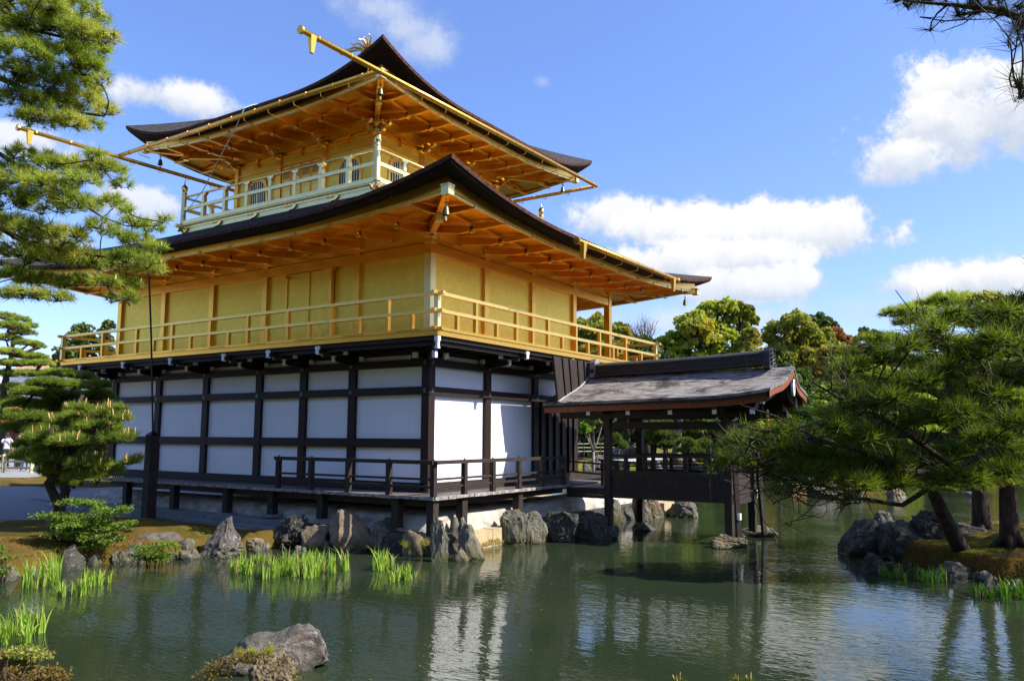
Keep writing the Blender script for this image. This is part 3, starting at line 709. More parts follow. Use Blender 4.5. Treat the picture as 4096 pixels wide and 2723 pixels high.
def bell(p, label, L=.16):
    b = thing('wind_bell', label, 'wind bell', tuple(p-np.array([0, 0, L+.22])), 'bronze wind bells hanging from the roof corners')
    x, y, z = p
    MB().tube([(x, y, z), (x, y, z-L)], .008, 6).lathe((x, y, z-L*.55), [(.035, 0), (.045, -.006), (.035, -.012)], 8).build('hook', M['cable'], b)
    MB().lathe((x, y, z-L-.17), [(.075, 0), (.066, .02), (.056, .09), (.045, .15), (.02, .175), (.001, .18)], 12).build('bell_body', simple('bronze', (.16, .17, .09), .4, .8), b, smooth=True)
    MB().tube([(x, y, z-L-.08), (x, y, z-L-.22)], .01, 6).box(x-.02, x+.02, y-.004, y+.004, z-L-.27, z-L-.20).build('clapper', M['goldshine'], b)
    return b
# second roof
O2 = 2.42; ZE2 = 6.39; fas2 = (.42, .27, 1.5)
mk2 = lambda side: (lambda s, o, z: SP(side, s, o, z))
sides2 = [(mk2(c), SLEN[c]) for c in 'LRSE']
eave(pav, sides2, O2, ZE2, .54, 4.6, 2.2, fas2, dict(oi=1.12, n=14, s0=lambda L: -2*L/round(L/1.06) if L > 10 else -2*1.06, step=lambda L: L/round(L/1.06)), None)
corners2 = {}
for (cx_, cy_, dx, dy) in ((0, 0, -1, -1), (LX, 0, 1, -1), (0, LY, -1, 1), (LX, LY, 1, 1)):
    corners2[(dx, dy)] = hip(pav, (cx_, cy_), dx, dy, O2, ZE2, fas2, 1.12)
# roof surfaces
def roof_patch(A, B, A2, B2, z_e, tipA, reach, pw, ztop, curve, ns=48, nt=14):
    """A-B is the eave line, A2-B2 the inner top line."""
    A, B, A2, B2 = [np.array(q, float) for q in (A, B, A2, B2)]; Ls = np.linalg.norm(B-A); P = []
    for j in range(nt+1):
        w = j/nt; row = []
        for i in range(ns+1):
            t = .5-.5*math.cos(math.pi*i/ns)
            e = A+(B-A)*t; u = A2+(B2-A2)*t; d = min(t, 1-t)*Ls
            ze = z_e+tipA*max(0, 1-d/reach)**pw
            q = e+(u-e)*w; zz = ze*(1-w**.9)+0
            z = ze+(ztop-ze)*(curve*w+(1-curve)*w**2.2)
            row.append((q[0], q[1], z))
        P.append(row)
    return P
inner2 = [(.50, 2.09), (7.98, 2.09), (7.98, 9.57), (.50, 9.57)]
outer2 = [(-O2, -O2), (LX+O2, -O2), (LX+O2, LY+O2), (-O2, LY+O2)]
mb = MB()
for k in range(4):
    mb.grid(roof_patch(outer2[k], outer2[(k+1) % 4], inner2[k], inner2[(k+1) % 4], ZE2, .54, 4.6, 2.2, 7.72, .50))
mb.build('lower_roof', M['bark_roof'], pav, smooth=True)
# third storey ---------------------------------------------------------
CX, CY = LX/2, LY/2; S3 = 2.73; G3 = 3.764
x0, y0 = CX-S3, CY-S3
def TP(side, s, o, z):       # s from 0..2*S3 along the face
    return {'L': (x0-o, y0+s, z), 'R': (x0+s, y0-o, z), 'S': (x0+2*S3+o, y0+s, z), 'E': (x0+s, y0+2*S3+o, z)}[side]
def tb(mb, side, s0, s1, o0, o1, z0, z1, mi=0):
    a = TP(side, s0, o0, z0); b = TP(side, s1, o1, z1); return mb.box(a[0], b[0], a[1], b[1], a[2], b[2], mi)
L3 = 2*S3; ZG3 = 7.98; g = G3-S3       # gallery overhang
# apron and gallery floor
mb = MB(); mb.box(CX-G3+.03, CX+G3-.03, CY-G3+.03, CY+G3-.03, 7.45, 7.93); mb.build('gallery_apron', M['goldpale'], pav)
mb = MB(); mb.box(CX-G3-.03, CX+G3+.03, CY-G3-.03, CY+G3+.03, 7.93, ZG3+.01); mb.build('upper_gallery_floor', M['goldpale'], pav)
for side in 'LR':
    mb = MB(); tb(mb, side, -g, L3+g, g-.028, g-.008, 7.845, 7.862)
    for k in range(6):
        s = -g+k*(L3+2*g)/5
        tb(mb, side, s-.26, s+.26, g-.02, g+.012, 7.835, 7.85)
        for q in (-.12, .0, .17): tb(mb, side, s+q-.012, s+q+.012, g-.02, g+.02, 7.85, 7.90)
        pr = [(s-.16, 7.84), (s-.12, 7.80), (s-.05, 7.775), (s+.12, 7.745), (s+.02, 7.72), (s-.14, 7.735), (s-.22, 7.78), (s-.24, 7.82)]
        mb.prism([TP(side, a, g-.03, z) for a, z in pr], (0, 0, 0), np.array(TP(side, 0, .05, 0))-np.array(TP(side, 0, 0, 0)))
    mb.build('cloud_brackets', M['goldshine'], pav)
mb = MB(); mb.beam((CX-G3-.25, CY+G3-.02, 7.90), (CX-G3+.3, CY+G3-.02, 7.90), .10, .09); mb.build('corner_beam', M['goldpale'], pav)
for dx in (-1, 1):
    for dy in (-1, 1):
        mb = MB()
        for q in range(7):
            a = q*math.pi*2/7; mb.tube([(CX+dx*(G3+.03), CY+dy*(G3+.03), 7.82), (CX+dx*(G3+.03)+.09*math.cos(a), CY+dy*(G3+.03)+.09*math.sin(a), 7.80+.05*math.sin(a*2))], [.05, .02], 6)
        mb.build('corner_ornament', M['goldshine'], pav)
        x, y = CX+dx*G3, CY+dy*G3
        mb = MB(); mb.lathe((x, y, ZG3), [(.085, .0), (.085, .10), (.075, .12), (.075, .86)], 16); n_ = mb.build('newel_post', M['goldpale'], pav, smooth=True)
        mb = MB(); mb.lathe((x, y, ZG3+.85), [(.078, 0), (.085, .03), (.07, .06), (.075, .10), (.092, .14), (.092, .24), (.06, .29), (.035, .30), (.018, .34), (.012, .42), (.001, .45)], 16)
        mb.build('newel_cap', M['goldshine'], n_, smooth=True)
for side in 'LRSE':
    for z, hh_, w_ in ((8.015, .055, .05), (8.42, .045, .035)):
        mb = MB(); tb(mb, side, -g+.07, L3+g-.07, g-w_, g+w_, z-hh_, z+hh_); mb.build('upper_gallery_rail', M['goldpale'], pav)
    a = TP(side, -g+.06, g, 8.77); b = TP(side, L3+g-.06, g, 8.77)
    MB().tube([a, b], .035, 8).build('upper_gallery_rail', M['goldpale'], pav, smooth=True)
    for k in range(1, 8):
        s = -g+k*(L3+2*g)/8
        mb = MB(); tb(mb, side, s-.055, s+.055, g-.055, g+.055, 8.07, 8.375); tb(mb, side, s-.055, s+.055, g-.055, g+.055, 8.466, 8.60)
        pr = [(s-.055, 8.60), (s+.055, 8.60), (s+.035, 8.68), (s-.035, 8.68)]
        mb.prism([TP(side, q, g-.05, z) for q, z in pr], (0, 0, 0), np.array(TP(side, 0, .10, 0))-np.array(TP(side, 0, 0, 0)))
        po = mb.build('upper_gallery_post', M['goldpale'], pav)
        mb = MB(); pr = [(s-.13, 8.76), (s-.09, 8.69), (s, 8.675), (s+.09, 8.69), (s+.13, 8.76), (s+.06, 8.735), (s-.06, 8.735)]
        mb.prism([TP(side, q, g-.05, z) for q, z in pr], (0, 0, 0), np.array(TP(side, 0, .10, 0))-np.array(TP(side, 0, 0, 0)))
        mb.build('lotus_cap', M['goldshine'], po)
# walls
ZB3 = ZG3; ZT3 = 9.98
mb = MB(); mb.box(x0, x0+L3, y0, y0+L3, ZB3, 10.2); mb.build('upper_wall', M['goldwall'], pav)
c3 = [0, L3/3, 2*L3/3, L3]
for side in 'LRSE':
    for s in (c3[1:] if side in 'LR' else c3[1:3]):
        mb = MB(); tb(mb, side, s-.075, s+.075, -.02, .055, ZB3, 9.75); mb.build('upper_column', M['gold'], pav)
    for (z0, z1, o) in ((8.02, 8.14, .045), (9.22, 9.245, .04), (9.42, 9.45, .045), (9.70, 9.735, .05), (9.80, 9.83, .12)):
        mb = MB(); tb(mb, side, -.05, L3+.05, 0, o+(.003 if side in 'RS' else 0), z0, z1); mb.build('upper_beam', M['gold'], pav)
mb = MB(); mb.box(x0-.06, x0+.07, y0-.06, y0+.07, ZB3, 9.75); mb.build('upper_column', M['goldpale'], pav)
def arch(w, h, n=16):        # cusped bell-shaped outline
    pts = [(-w/2, 0), (w/2, 0), (w/2*.93, h*.55)]
    for i in range(n+1):
        a = math.pi*i/n; r = 1-.06*abs(math.sin(a*2.5+.0))
        pts.append((w/2*.92*math.cos(a)*r, h*.62+h*.38*math.sin(a)*r))
    pts.append((-w/2*.93, h*.55)); return pts
def window3(side, s):
    w, h, zb = .78, .80, 8.42
    fr = arch(w+.16, h+.12); inn = arch(w, h)
    mb = MB(); d = np.array(TP(side, 0, .035, 0))-np.array(TP(side, 0, 0, 0))
    n_ = len(fr)
    for i in range(n_):
        j = (i+1) % n_
        if i == 0: continue
        q = [fr[i], fr[j], inn[j], inn[i]]
        mb.prism([TP(side, s+a, .0, zb-.02+z) for a, z in q], (0, 0, 0), d)
    wf = mb.build('window', M['gold'], pav)
    MB().prism([TP(side, s+a, .002, zb+z) for a, z in inn], (0, 0, 0), np.array(TP(side, 0, .006, 0))-np.array(TP(side, 0, 0, 0))).build('window_pane', M['glass'], wf)
    mb = MB()
    for k in range(9):
        a = -w/2+.02+k*(w-.04)/8; top = h*(.62+.36*math.sqrt(max(0, 1-(a/(w/2))**2)))
        tb(mb, side, s+a-.011-(.012 if k == 4 else 0), s+a+.011+(.012 if k == 4 else 0), .012, .026, zb, zb+top)
    for z in (.02, .12, .42, .52):
        tb(mb, side, s-w/2, s+w/2, .010, .022, zb+z-.01, zb+z+.01)
    mb.build('lattice', M['goldpale'], wf)
for side in 'LR':
    window3(side, c3[1]/2); window3(side, (c3[2]+c3[3])/2)
    a0_, a1_ = c3[1]+.13, c3[2]-.13
    for k in range(4):
        w_ = (a1_-a0_)/4; s = a0_+k*w_
        mb = MB(); tb(mb, side, s+.01, s+w_-.01, 0, .028, 8.14, 9.40)
        dr = mb.build('upper_door', M['goldmid'], pav)
        mb = MB()
        for z in (8.2, 8.28, 8.36, 8.72, 8.78, 8.98): tb(mb, side, s+.03, s+w_-.03, .028, .04, z, z+.022)
        for z in (9.06, 9.14, 9.22, 9.30): tb(mb, side, s+.04, s+w_-.04, .028, .036, z, z+.012)
        for q in range(6): aa = s+.05+q*(w_-.1)/5; tb(mb, side, aa-.006, aa+.006, .029, .038, 9.03, 9.34)
        for q in (s+.02, s+w_-.045): tb(mb, side, q, q+.025, .028, .043, 8.14, 9.40)
        mb.build('door_rails', M['gold'], dr)
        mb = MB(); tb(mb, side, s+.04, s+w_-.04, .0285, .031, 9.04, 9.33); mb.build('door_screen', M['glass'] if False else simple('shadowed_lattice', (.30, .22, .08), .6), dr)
    mb = MB(); tb(mb, side, a0_-.13, a0_+.0, 0, .08, 9.38, 9.46); tb(mb, side, a1_, a1_+.13, 0, .08, 9.38, 9.46); tb(mb, side, a0_-.06, a0_-.02, 0, .06, 8.14, 9.38); tb(mb, side, a1_+.02, a1_+.06, 0, .06, 8.14, 9.38)
    each(mb, 'door_pivot', M['gold'], pav)
# bracket clusters on the columns, with struts between
for side in 'LR':
    for s in c3:
        mb = MB()
        for (o, z, hw) in ((.10, 9.72, .16), (.18, 9.84, .24), (.34, 9.90, .16)):
            pr = [(s-hw, z+.05), (s-hw+.02, z), (s-hw+.09, z-.04), (s+hw-.09, z-.04), (s+hw-.02, z), (s+hw, z+.05)]
            mb.prism([TP(side, a, o-.04, zz) for a, zz in pr], (0, 0, 0), np.array(TP(side, 0, .08, 0))-np.array(TP(side, 0, 0, 0)))
        for (o1, z) in ((.30, 9.74), (.50, 9.86)):
            pr = [(0, z+.06), (o1, z+.06), (o1, z+.02), (o1-.05, z-.03), (o1-.16, z-.05), (0, z-.06)]
            mb.prism([TP(side, s-.045, o, zz) for o, zz in pr], (0, 0, 0), np.array(TP(side, .09, 0, 0))-np.array(TP(side, 0, 0, 0)))
        mb.build('bracket_cluster', M['goldshine'], pav)
    for s in (L3/6, L3/2, 5*L3/6):
        mb = MB(); tb(mb, side, s-.03, s+.03, 0, .06, 9.60, 9.86); tb(mb, side, s-.11, s+.11, 0, .13, 9.84, 9.87); mb.build('strut', M['gold'], pav)
# third roof
O3 = 2.23; ZE3 = 10.13; fas3 = (.36, .22, 1.6)
mk3 = lambda side: (lambda s, o, z: TP(side, s, o, z))
eave(pav, [(mk3(c), L3) for c in 'LRSE'], O3, ZE3, .67, 3.4, 2.4, fas3, dict(oi=1.05, n=13, s0=lambda L: L/2-6*.9, step=lambda L: .9), None)
corners3 = {}
for (ax, ay, dx, dy) in ((x0, y0, -1, -1), (x0+L3, y0, 1, -1), (x0, y0+L3, -1, 1), (x0+L3, y0+L3, 1, 1)):
    corners3[(dx, dy)] = hip(pav, (ax, ay), dx, dy, O3, ZE3, fas3, 1.05)
H3 = S3+O3
out3 = [(CX-H3, CY-H3), (CX+H3, CY-H3), (CX+H3, CY+H3), (CX-H3, CY+H3)]
inn3 = [(CX-.35, CY-.35), (CX+.35, CY-.35), (CX+.35, CY+.35), (CX-.35, CY+.35)]
mb = MB()
for k in range(4): mb.grid(roof_patch(out3[k], out3[(k+1) % 4], inn3[k], inn3[(k+1) % 4], ZE3, .67, 3.4, 2.4, 12.75, .42))
mb.build('upper_roof', M['bark_roof'], pav, smooth=True)
mb = MB(); mb.box(CX-.4, CX+.4, CY-.4, CY+.4, 12.7, 13.0); mb.box(CX-.3, CX+.3, CY-.3, CY+.3, 13.0, 13.2); mb.build('roof_finial_base', M['gold'], pav)
# phoenix
ph = thing('phoenix_statue', 'gilded bird statue with spread tail on top of the upper roof', 'statue', (CX, CY, 13.2))
mb = MB()
mb.tube([(CX-.25, CY, 13.62), (CX-.1, CY, 13.66), (CX+.1, CY, 13.68), (CX+.24, CY, 13.80), (CX+.30, CY, 13.98), (CX+.37, CY, 14.06), (CX+.47, CY, 14.04)], [.05, .12, .13, .08, .05, .05, .008], 10)
mb.build('bird_body', M['goldshine'], ph, smooth=True)
mb = MB()
for sy in (-1, 1):
    for k in range(6):
        a = -.35+.10*k; L_ = .34-.03*k
        mb.tube([(CX+.05-.03*k, CY+sy*.08, 13.70), (CX-.05-.05*k, CY+sy*(.08+L_*.5*math.cos(a)), 13.72+L_*.6*math.sin(a)), (CX-.12-.05*k, CY+sy*(.08+L_*math.cos(a)), 13.74+L_*math.sin(a))], [.03, .035, .005], 5)
each(mb, 'wing_feather', M['goldshine'], ph)
mb = MB()
for k in range(6):
    yy = (k-2.5)*.07; up_ = .50-.07*abs(k-2)
    mb.tube([(CX-.22, CY+yy*.3, 13.62), (CX-.40, CY+yy*1.3+.05, 13.60+up_*.5), (CX-.52, CY+yy*2.6+.10, 13.62+up_*.8-.03*k), (CX-.66, CY+yy*3.4+.16, 13.60+up_*.75-.045*k), (CX-.76, CY+yy*3.6+.2, 13.66+up_*.75-.045*k)], [.03, .04, .035, .025, .004], 6)
each(mb, 'tail_feather', M['goldshine'], ph, smooth=True)
mb = MB()
for sy in (-.05, .05): mb.tube([(CX, CY+sy, 13.2), (CX+.02, CY+sy, 13.42), (CX, CY+sy, 13.6)], .018, 6)
each(mb, 'leg', M['goldshine'], ph)
# bells
pB = {k: v[0] for k, v in corners2.items()}; pC = {k: v[0] for k, v in corners3.items()}
sft = lambda p, dx, dy, k, dz: np.array(p)-np.array([dx*k, dy*k, -dz])
bell(sft(pB[(-1, -1)], -1, -1, .12, -.12), 'bronze wind bell under the near corner of the lower roof')
bell(sft(pB[(1, -1)], 1, -1, .25, -.12), 'bronze wind bell under the right corner of the lower roof')
bell(sft(pC[(-1, -1)], -1, -1, .12, -.12), 'bronze wind bell under the near corner of the top roof')
bell(sft(pC[(-1, 1)], -1, 1, .3, -.12), 'bronze wind bell under the left corner of the top roof')
bell(sft(pC[(1, -1)], 1, -1, .3, -.12), 'bronze wind bell under the right corner of the top roof')
# gutters
def gutter(a, b, hooks, label=None, cupA=False, cupB=False, inward=(0, 0)):
    a = np.array(a, float); b = np.array(b, float); mb = MB(); mb.tube([a, b], .058, 12)
    L_ = np.linalg.norm(b-a); d = (b-a)/L_
    gt = mb.build('gutter', M['gold'], pav, smooth=True)
    mb = MB()
    k = .45
    while k < L_: mb.tube([a+d*(k-.012), a+d*(k+.012)], .066, 12); k += .9
    each(mb, 'gutter_joint', M['gold'], gt)
    mb = MB(); iv = np.array([inward[0], inward[1], 0.])
    k = hooks[0]
    while k < hooks[1]:
        p = a+d*k; mb.tube([p+(0, 0, -.05), p+(0, 0, -.14)+iv*.02, p+iv*.36+(0, 0, -.16)], .010, 5); k += .9
    each(mb, 'gutter_hook', M['gold'], gt)
    for p, on_, sg in ((a, cupA, 1), (b, cupB, -1)):
        if not on_: continue
        q = p+d*sg*.30; mb = MB()
        mb.tube([p-d*sg*.02, p+d*sg*.03], .085, 16)
        x, y, z = q
        vs = [(x-.075, y-.06, z), (x+.075, y-.06, z), (x+.075, y+.06, z), (x-.075, y+.06, z), (x-.035, y-.03, z-.36), (x+.035, y-.03, z-.36), (x+.035, y+.03, z-.36), (x-.035, y+.03, z-.36)]
        mb.add(vs, [(0, 1, 2, 3), (7, 6, 5, 4), (0, 4, 5, 1), (1, 5, 6, 2), (2, 6, 7, 3), (3, 7, 4, 0)]); each(mb, 'gutter_spout', M['gold'], gt)
yR = CY-H3-.10; xL = CX-H3-.10; yE = CY+H3+.10
gutter((-3.15, yR, 9.80), (9.3, yR, 9.97), (1.9, 11.8), cupA=True, inward=(0, 1))
gutter((xL, yR+.12, 9.90), (xL, yE-.07, 9.885), (.9, 9.6), inward=(1, 0))
gutter((-3.55, yE, 9.83), (9.3, yE, 9.95), (2.2, 12), cupA=True, inward=(0, -1))
gutter((CX+H3+.10, yR+.1, 9.97), (CX+H3+.10, yE-.1, 9.93), (.9, 9.6), inward=(-1, 0))
gutter((1.95, -O2-.10, 6.24), (7.75, -O2-.10, 6.30), (.5, 5.6), cupA=True, cupB=True, inward=(0, 1))

# ------------------------------------------------------------------ fishing deck annex
an = thing('fishing_pavilion', 'open timber fishing deck with grey shingle gable roof standing over the water', 'pavilion', (5.07, -3.5, WZ))
AX0, AX1, AY0, AY1 = 4.27, 5.87, -5.0, -2.08
for (x, y, zb) in ((AX0, AY1, WZ-.1), (AX0, AY0, WZ+.08), (AX1, AY1-.1, WZ+.02), (AX1+.05, AY0, WZ+.05)):
    mb = MB(); mb.box(x-.08, x+.08, y-.08, y+.08, zb, 2.5); mb.build('post', M['woodgrey'], an)
RX = 5.07; HW = 1.55; RY0, RY1 = -.70, -6.18
def zroof(a, y):              # a = |x-ridge|/half width 0..1
    ze = 2.75+.02*(-y)+.10*max(0, (-y-4.6)/1.5)**2
    zr = 3.46+.012*(-y)
    return ze+(zr-ze)*(1-a)**1.0*(1-(.17+.24*max(0,min(1,(-y-3.2)/2.8))**1.3)*math.sin(math.pi*a))
def yend(a): return RY1-.12*(1-a)**2+.22*a*0
def roof_rows(off, inset=0.0, n=14):
    P = []
    for sg in (-1, 1):
        rows = []
        for i in range(25):
            t = i/24; row = []
            for j in range(n+1):
                a = j/n; y = RY0+(yend(a)+inset-RY0)*t
                row.append((RX+sg*HW*a*(1.0), y, zroof(a, y)+off))
            rows.append(row)
        P.append(rows)
    return P
mb = MB()
top = roof_rows(0.0); bot = roof_rows(-.06)
for sgi in (0, 1):
    mb.grid(top[sgi]); mb.grid(bot[sgi])
    mb.grid([[top[sgi][i][-1] for i in range(25)], [bot[sgi][i][-1] for i in range(25)]])
    mb.grid([top[sgi][-1], bot[sgi][-1]])
mb.build('shingle_roof', M['grey_shingle'], an, smooth=False)
mb = MB()       # boards under the roof
ub = roof_rows(-.065, .08); ub2 = roof_rows(-.12, .08)
for sgi in (0, 1):
    mb.grid(ub[sgi]); mb.grid(ub2[sgi]); mb.grid([[ub[sgi][i][-1] for i in range(25)], [ub2[sgi][i][-1] for i in range(25)]])
mb.build('roof_boards', M['wood'], an)
for sg in (-1, 1):
    P = [[(RX+sg*(HW-.05-q*.03), RY0+(RY1+.1-RY0)*i/20, zroof(.96, RY0+(RY1+.1-RY0)*i/20)-.115-.15*q) for i in range(21)] for q in (0, 1)]
    P += [[(x-sg*.04, y, z) for x, y, z in P[1]], [(x-sg*.04, y, z) for x, y, z in P[0]]]
    MB().grid(P).build('eave_board', M['orangewood'], an)
for sg in (-1, 1):        # curved bargeboards
    for (dz0, dz1, dy, nm, mt_) in ((-.063, -.20, .02, 'bargeboard', M['orangewood']), (-.16, -.34, .22, 'bargeboard', M['woodgrey'])):
        P1 = []; P2 = []; P3 = []; P4 = []
        n = 18
        for j in range(n+1):
            a = j/n*(1.0 if dy < .1 else .86); y = yend(a)+dy; x = RX+sg*HW*a
            if dy < .1: zt = zroof(a, y)+dz0; zb_ = zroof(a, y)+dz1
            else: zt = zroof(a, y)-.13; zb_ = zroof(a, y)-.27-.10*a
            P1.append((x, y, zt)); P2.append((x, y, zb_)); P3.append((x, y+.05, zb_)); P4.append((x, y+.05, zt))
        MB().grid([P1, P2, P3, P4, P1]).build(nm, mt_, an)
    # bargeboard tip painted white
    a = .86; x = RX+sg*HW*a
    MB().box(x-.05, x+.03, yend(a)+.20, yend(a)+.28, zroof(a, -5.9)-.34, zroof(a, -5.9)-.12).build('beam_end', M['tip'], an)
mb = MB()       # gable pendant
yp = RY1-.04
for sg in (-1, 1):
    pr = [(0, 3.18), (.05, 3.20), (.09, 3.10), (.08, 2.98), (.04, 2.90), (0, 2.87), (0, 2.94), (.035, 3.0), (.03, 3.1), (0, 3.12)]
    mb.prism([(RX+sg*a, yp, z) for a, z in pr], (0, 0, 0), (0, -.05, 0))
mb.prism([(RX-.06, yp-.002, 3.19), (RX+.06, yp-.002, 3.19), (RX+.06, yp-.002, 3.25), (RX-.06, yp-.002, 3.25)], (0, 0, 0), (0, -.05, 0))
mb.build('gable_pendant', M['tip'], an)
mb = MB(); mb.box(AX0-.5, AX1+.55, AY0-.09, AY0+.09, 2.50, 2.62); mb.box(AX0-.5, AX1+.55, AY1-.09, AY1+.09, 2.50, 2.62)
mb.box(RX-.07, RX+.07, AY0-1.0, -.9, 3.16, 3.30); mb.box(RX-.06, RX+.06, AY0-.05, AY0+.05, 2.62, 3.17); mb.box(AX0, AX1, AY0-.06, AY0+.06, 2.74, 2.86)
mb.build('roof_beam', M['wood'], an)
for x, sg in ((AX0, -1), (AX1, 1)):
    mb = MB(); mb.box(x-.02, x+.02, AY0-.8, -.85, 2.56, 2.78); mb.box(x+sg*.02, x+sg*.50, AY0-.75, -.85, 2.60, 2.63); mb.build('eave_soffit', M['wood'], an)
    mb = MB(); mb.box(x-.09, x+.09, AY0-.9, -.8, 2.46 if False else 2.40, 2.56); mb.build('wall_plate', M['wood'], an)
    mb = MB(); mb.box(x-.04, x+.04, AY0+.08, AY1-.08, 2.15, 2.31); mb.build('tie_beam', M['wood'], an)
mb = MB(); mb.box(AX0+.08, AX1-.08, AY0-.04, AY0+.04, 2.152, 2.312); mb.build('tie_beam', M['wood'], an)
for k in range(5):
    y = -1.2-1.03*k+.40*0; y = [-1.82, -2.85, -3.88, -4.90, -5.72][k]
    for sg in (-1, 1):
        xo = RX+sg*1.32
        mb = MB(); mb.beam((RX, y, 3.27), (xo, y, 2.535), .085, .12); rr = mb.build('rafter', M['wood'], an)
        mb = MB(); mb.box(xo-.012, xo+.012, y-.048, y+.048, 2.465, 2.60); mb.build('beam_end', M['tip'], rr)
for (x, sg) in ((AX0, -1), (AX1, 1)):      # bracket arms on the post heads
    for y in (AY0, AY1):
        mb = MB()
        mb.prism([(x-.03, y+a, z) for a, z in ((-.24, 2.42), (.24, 2.42), (.22, 2.36), (.14, 2.31), (-.14, 2.31), (-.22, 2.36))], (0, 0, 0), (.06, 0, 0)); bb = mb.build('bracket', M['wood'], an)
        mb = MB()
        for q in (-1, 1): mb.prism([(x-.035, y+q*a, z) for a, z in ((.20, 2.42), (.25, 2.42), (.23, 2.35), (.14, 2.30), (.13, 2.325), (.19, 2.36))], (0, 0, 0), (.07, 0, 0))
        each(mb, 'bracket_tip', M['tip'], bb)
# stacked ridge
mb = MB(); ny = 20
for lay in range(5):
    h0 = .0+lay*.053; wv = .165-.014*lay-(.03 if lay % 2 else 0)
    P = [[(RX+sx*wv, -1.37+(-5.68+1.37)*i/ny, 3.46+.012*(1.37+4.3*i/ny)+.07*(i/ny)**3+h0+zz) for i in range(ny+1)] for sx, zz in ((-1, 0), (-1, .046), (1, .046), (1, 0))]
    mb.grid(P)
    mb.add([P[0][0], P[1][0], P[2][0], P[3][0]], [(0, 1, 2, 3)]); mb.add([P[0][-1], P[1][-1], P[2][-1], P[3][-1]], [(0, 1, 2, 3)])
rg = mb.build('ridge', M['ridge'], an)
P = [[(RX+sx, -1.37+(-5.68+1.37)*i/ny, 3.728+.012*(1.37+4.3*i/ny)+.07*(i/ny)**3+zz) for i in range(ny+1)] for sx, zz in ((-.14, 0), (-.10, .05), (0, .075), (.10, .05), (.14, 0))]
MB().grid(P).build('ridge_cap', simple('blue_grey_ridge_cap', (.065, .062, .06), .6), rg)
for y, w_ in ((-1.33, .15), (-5.74, .19)):
    mb = MB(); zt = 3.46-y*.012; pr = [(-w_, zt-.02), (w_, zt-.02), (w_*.85, zt+.36), (w_*.5, zt+.45), (-w_*.5, zt+.45), (-w_*.85, zt+.36)]
    mb.prism([(RX+a, y-.06, z) for a, z in pr], (0, 0, 0), (0, .14, 0))
    eo = mb.build('ridge_end', M['ridge'] if y < -3 else simple('grey_lead_sheet', (.25, .25, .27), .5), an)
    mb = MB()
    for sg in (-1, 1): mb.tube([(RX+sg*w_*.93, y+.01, zt+.14), (RX+sg*(w_*.93+.02), y+.01, zt+.14)], .06, 12)
    if y < -3:
        for sg in (-1, 1):
            for q in range(4): a = q*.9; mb.tube([(RX+sg*(.03+.06*q*.4), y-.07, zt+.08+.09*q), (RX+sg*(.10+.03*math.sin(a)), y-.11, zt+.11+.09*q), (RX+sg*.05, y-.09, zt+.16+.09*q)], .018, 6)
    mb.build('ridge_ornament', M['ridge'], eo)
# board screen closing the roof against the gallery
mb = MB(); xs_ = np.linspace(3.22, 5.19, 24); tp = [(x, -1.16, 3.87) for x in xs_]
bt_ = []
for x in xs_:
    a = min(1, abs(x-RX)/HW); xx_ = x+(.22*(1-(x-3.22)/1.97)); bt_.append((xx_ if xx_ < 5.19 else x, -1.16, zroof(min(1, abs(xx_-RX)/HW), -1.16)+.005))
mb.grid([tp, bt_]); mb.grid([[(p[0], p[1]+.03, p[2]) for p in tp], [(p[0], p[1]+.03, p[2]) for p in bt_]])
mb.grid([tp, [(p[0], p[1]+.03, p[2]) for p in tp]]); mb.grid([[tp[0], bt_[0]], [(tp[0][0], -1.13, 3.87), (bt_[0][0], -1.13, bt_[0][2])]])
sc_ = mb.build('screen', M['woodgrey'], an)
mb = MB()
for k in range(6):
    i = int(round(k*23/5)); p, q = tp[i], bt_[i]; mb.beam((p[0], -1.175, p[2]), (q[0], -1.175, q[2]+.03), .035, .03, up=(0, 1, 0))
each(mb, 'batten', M['wood'], sc_)
mb = MB(); mb.tube([(p[0]-.02, -1.18, p[2]+.025) for p in bt_], .025, 6); mb.build('flashing', simple('lead_flashing', (.28, .29, .28), .5), sc_)
# floor, walls and rails
mb = MB(); mb.box(AX0-.02, AX1+.02, AY0+.0, -.96, .66, .70); mb.build('deck', M['deck'], an)
mb = MB(); mb.box(AX0-.06, AX0-.01, AY1+.05, -.96, .58, .745); mb.box(AX0-.06, AX0-.01, AY1+.05, -.96, .50, .575); mb.build('floor_beam', M['woodgrey'], an)
for x, sg in ((AX0, -1), (AX1, 1)):
    mb = MB(); mb.box(x-.03, x+.03, AY0+.08, AY1-.08, .78, 1.05); mb.box(x-.05, x+.05, AY0+.08, AY1-.08, 1.05, 1.17); mb.box(x-.05, x+.05, AY0+.08, AY1-.08, .70, .775); mb.box(x-.045, x+.045, AY0+.08, AY1-.08, .53, .697)
    mb.build('side_board', M['woodgrey'], an)
    mb = MB(); mb.box(x-.05, x+.05, AY0+.08, AY1-.08, 1.49, 1.55); mb.build('handrail', M['woodgrey'], an)
    for z in (1.28, 1.37): mb = MB(); mb.box(x-.018, x+.018, AY0+.08, AY1-.08, z-.013, z+.013); mb.build('rail_bar', M['woodgrey'], an)
    for y in (-2.54, -3.03, -3.52, -4.01, -4.49): mb = MB(); mb.box(x-.04, x+.04, y-.04, y+.04, 1.17, 1.49); mb.build('rail_post', M['woodgrey'], an)
mb = MB(); mb.box(AX0+.08, AX1-.08, AY0-.05, AY0+.05, 1.052, 1.16); mb.box(AX0+.08, AX1-.08, AY0-.03, AY0+.03, .78, 1.05); mb.box(AX0+.02, AX1+.02, AY0-.07, AY0+.03, .70, .775); mb.box(AX0+.08, AX1-.03, AY0-.05, AY0+.03, .48, .695); mb.build('end_board', M['woodgrey'], an)
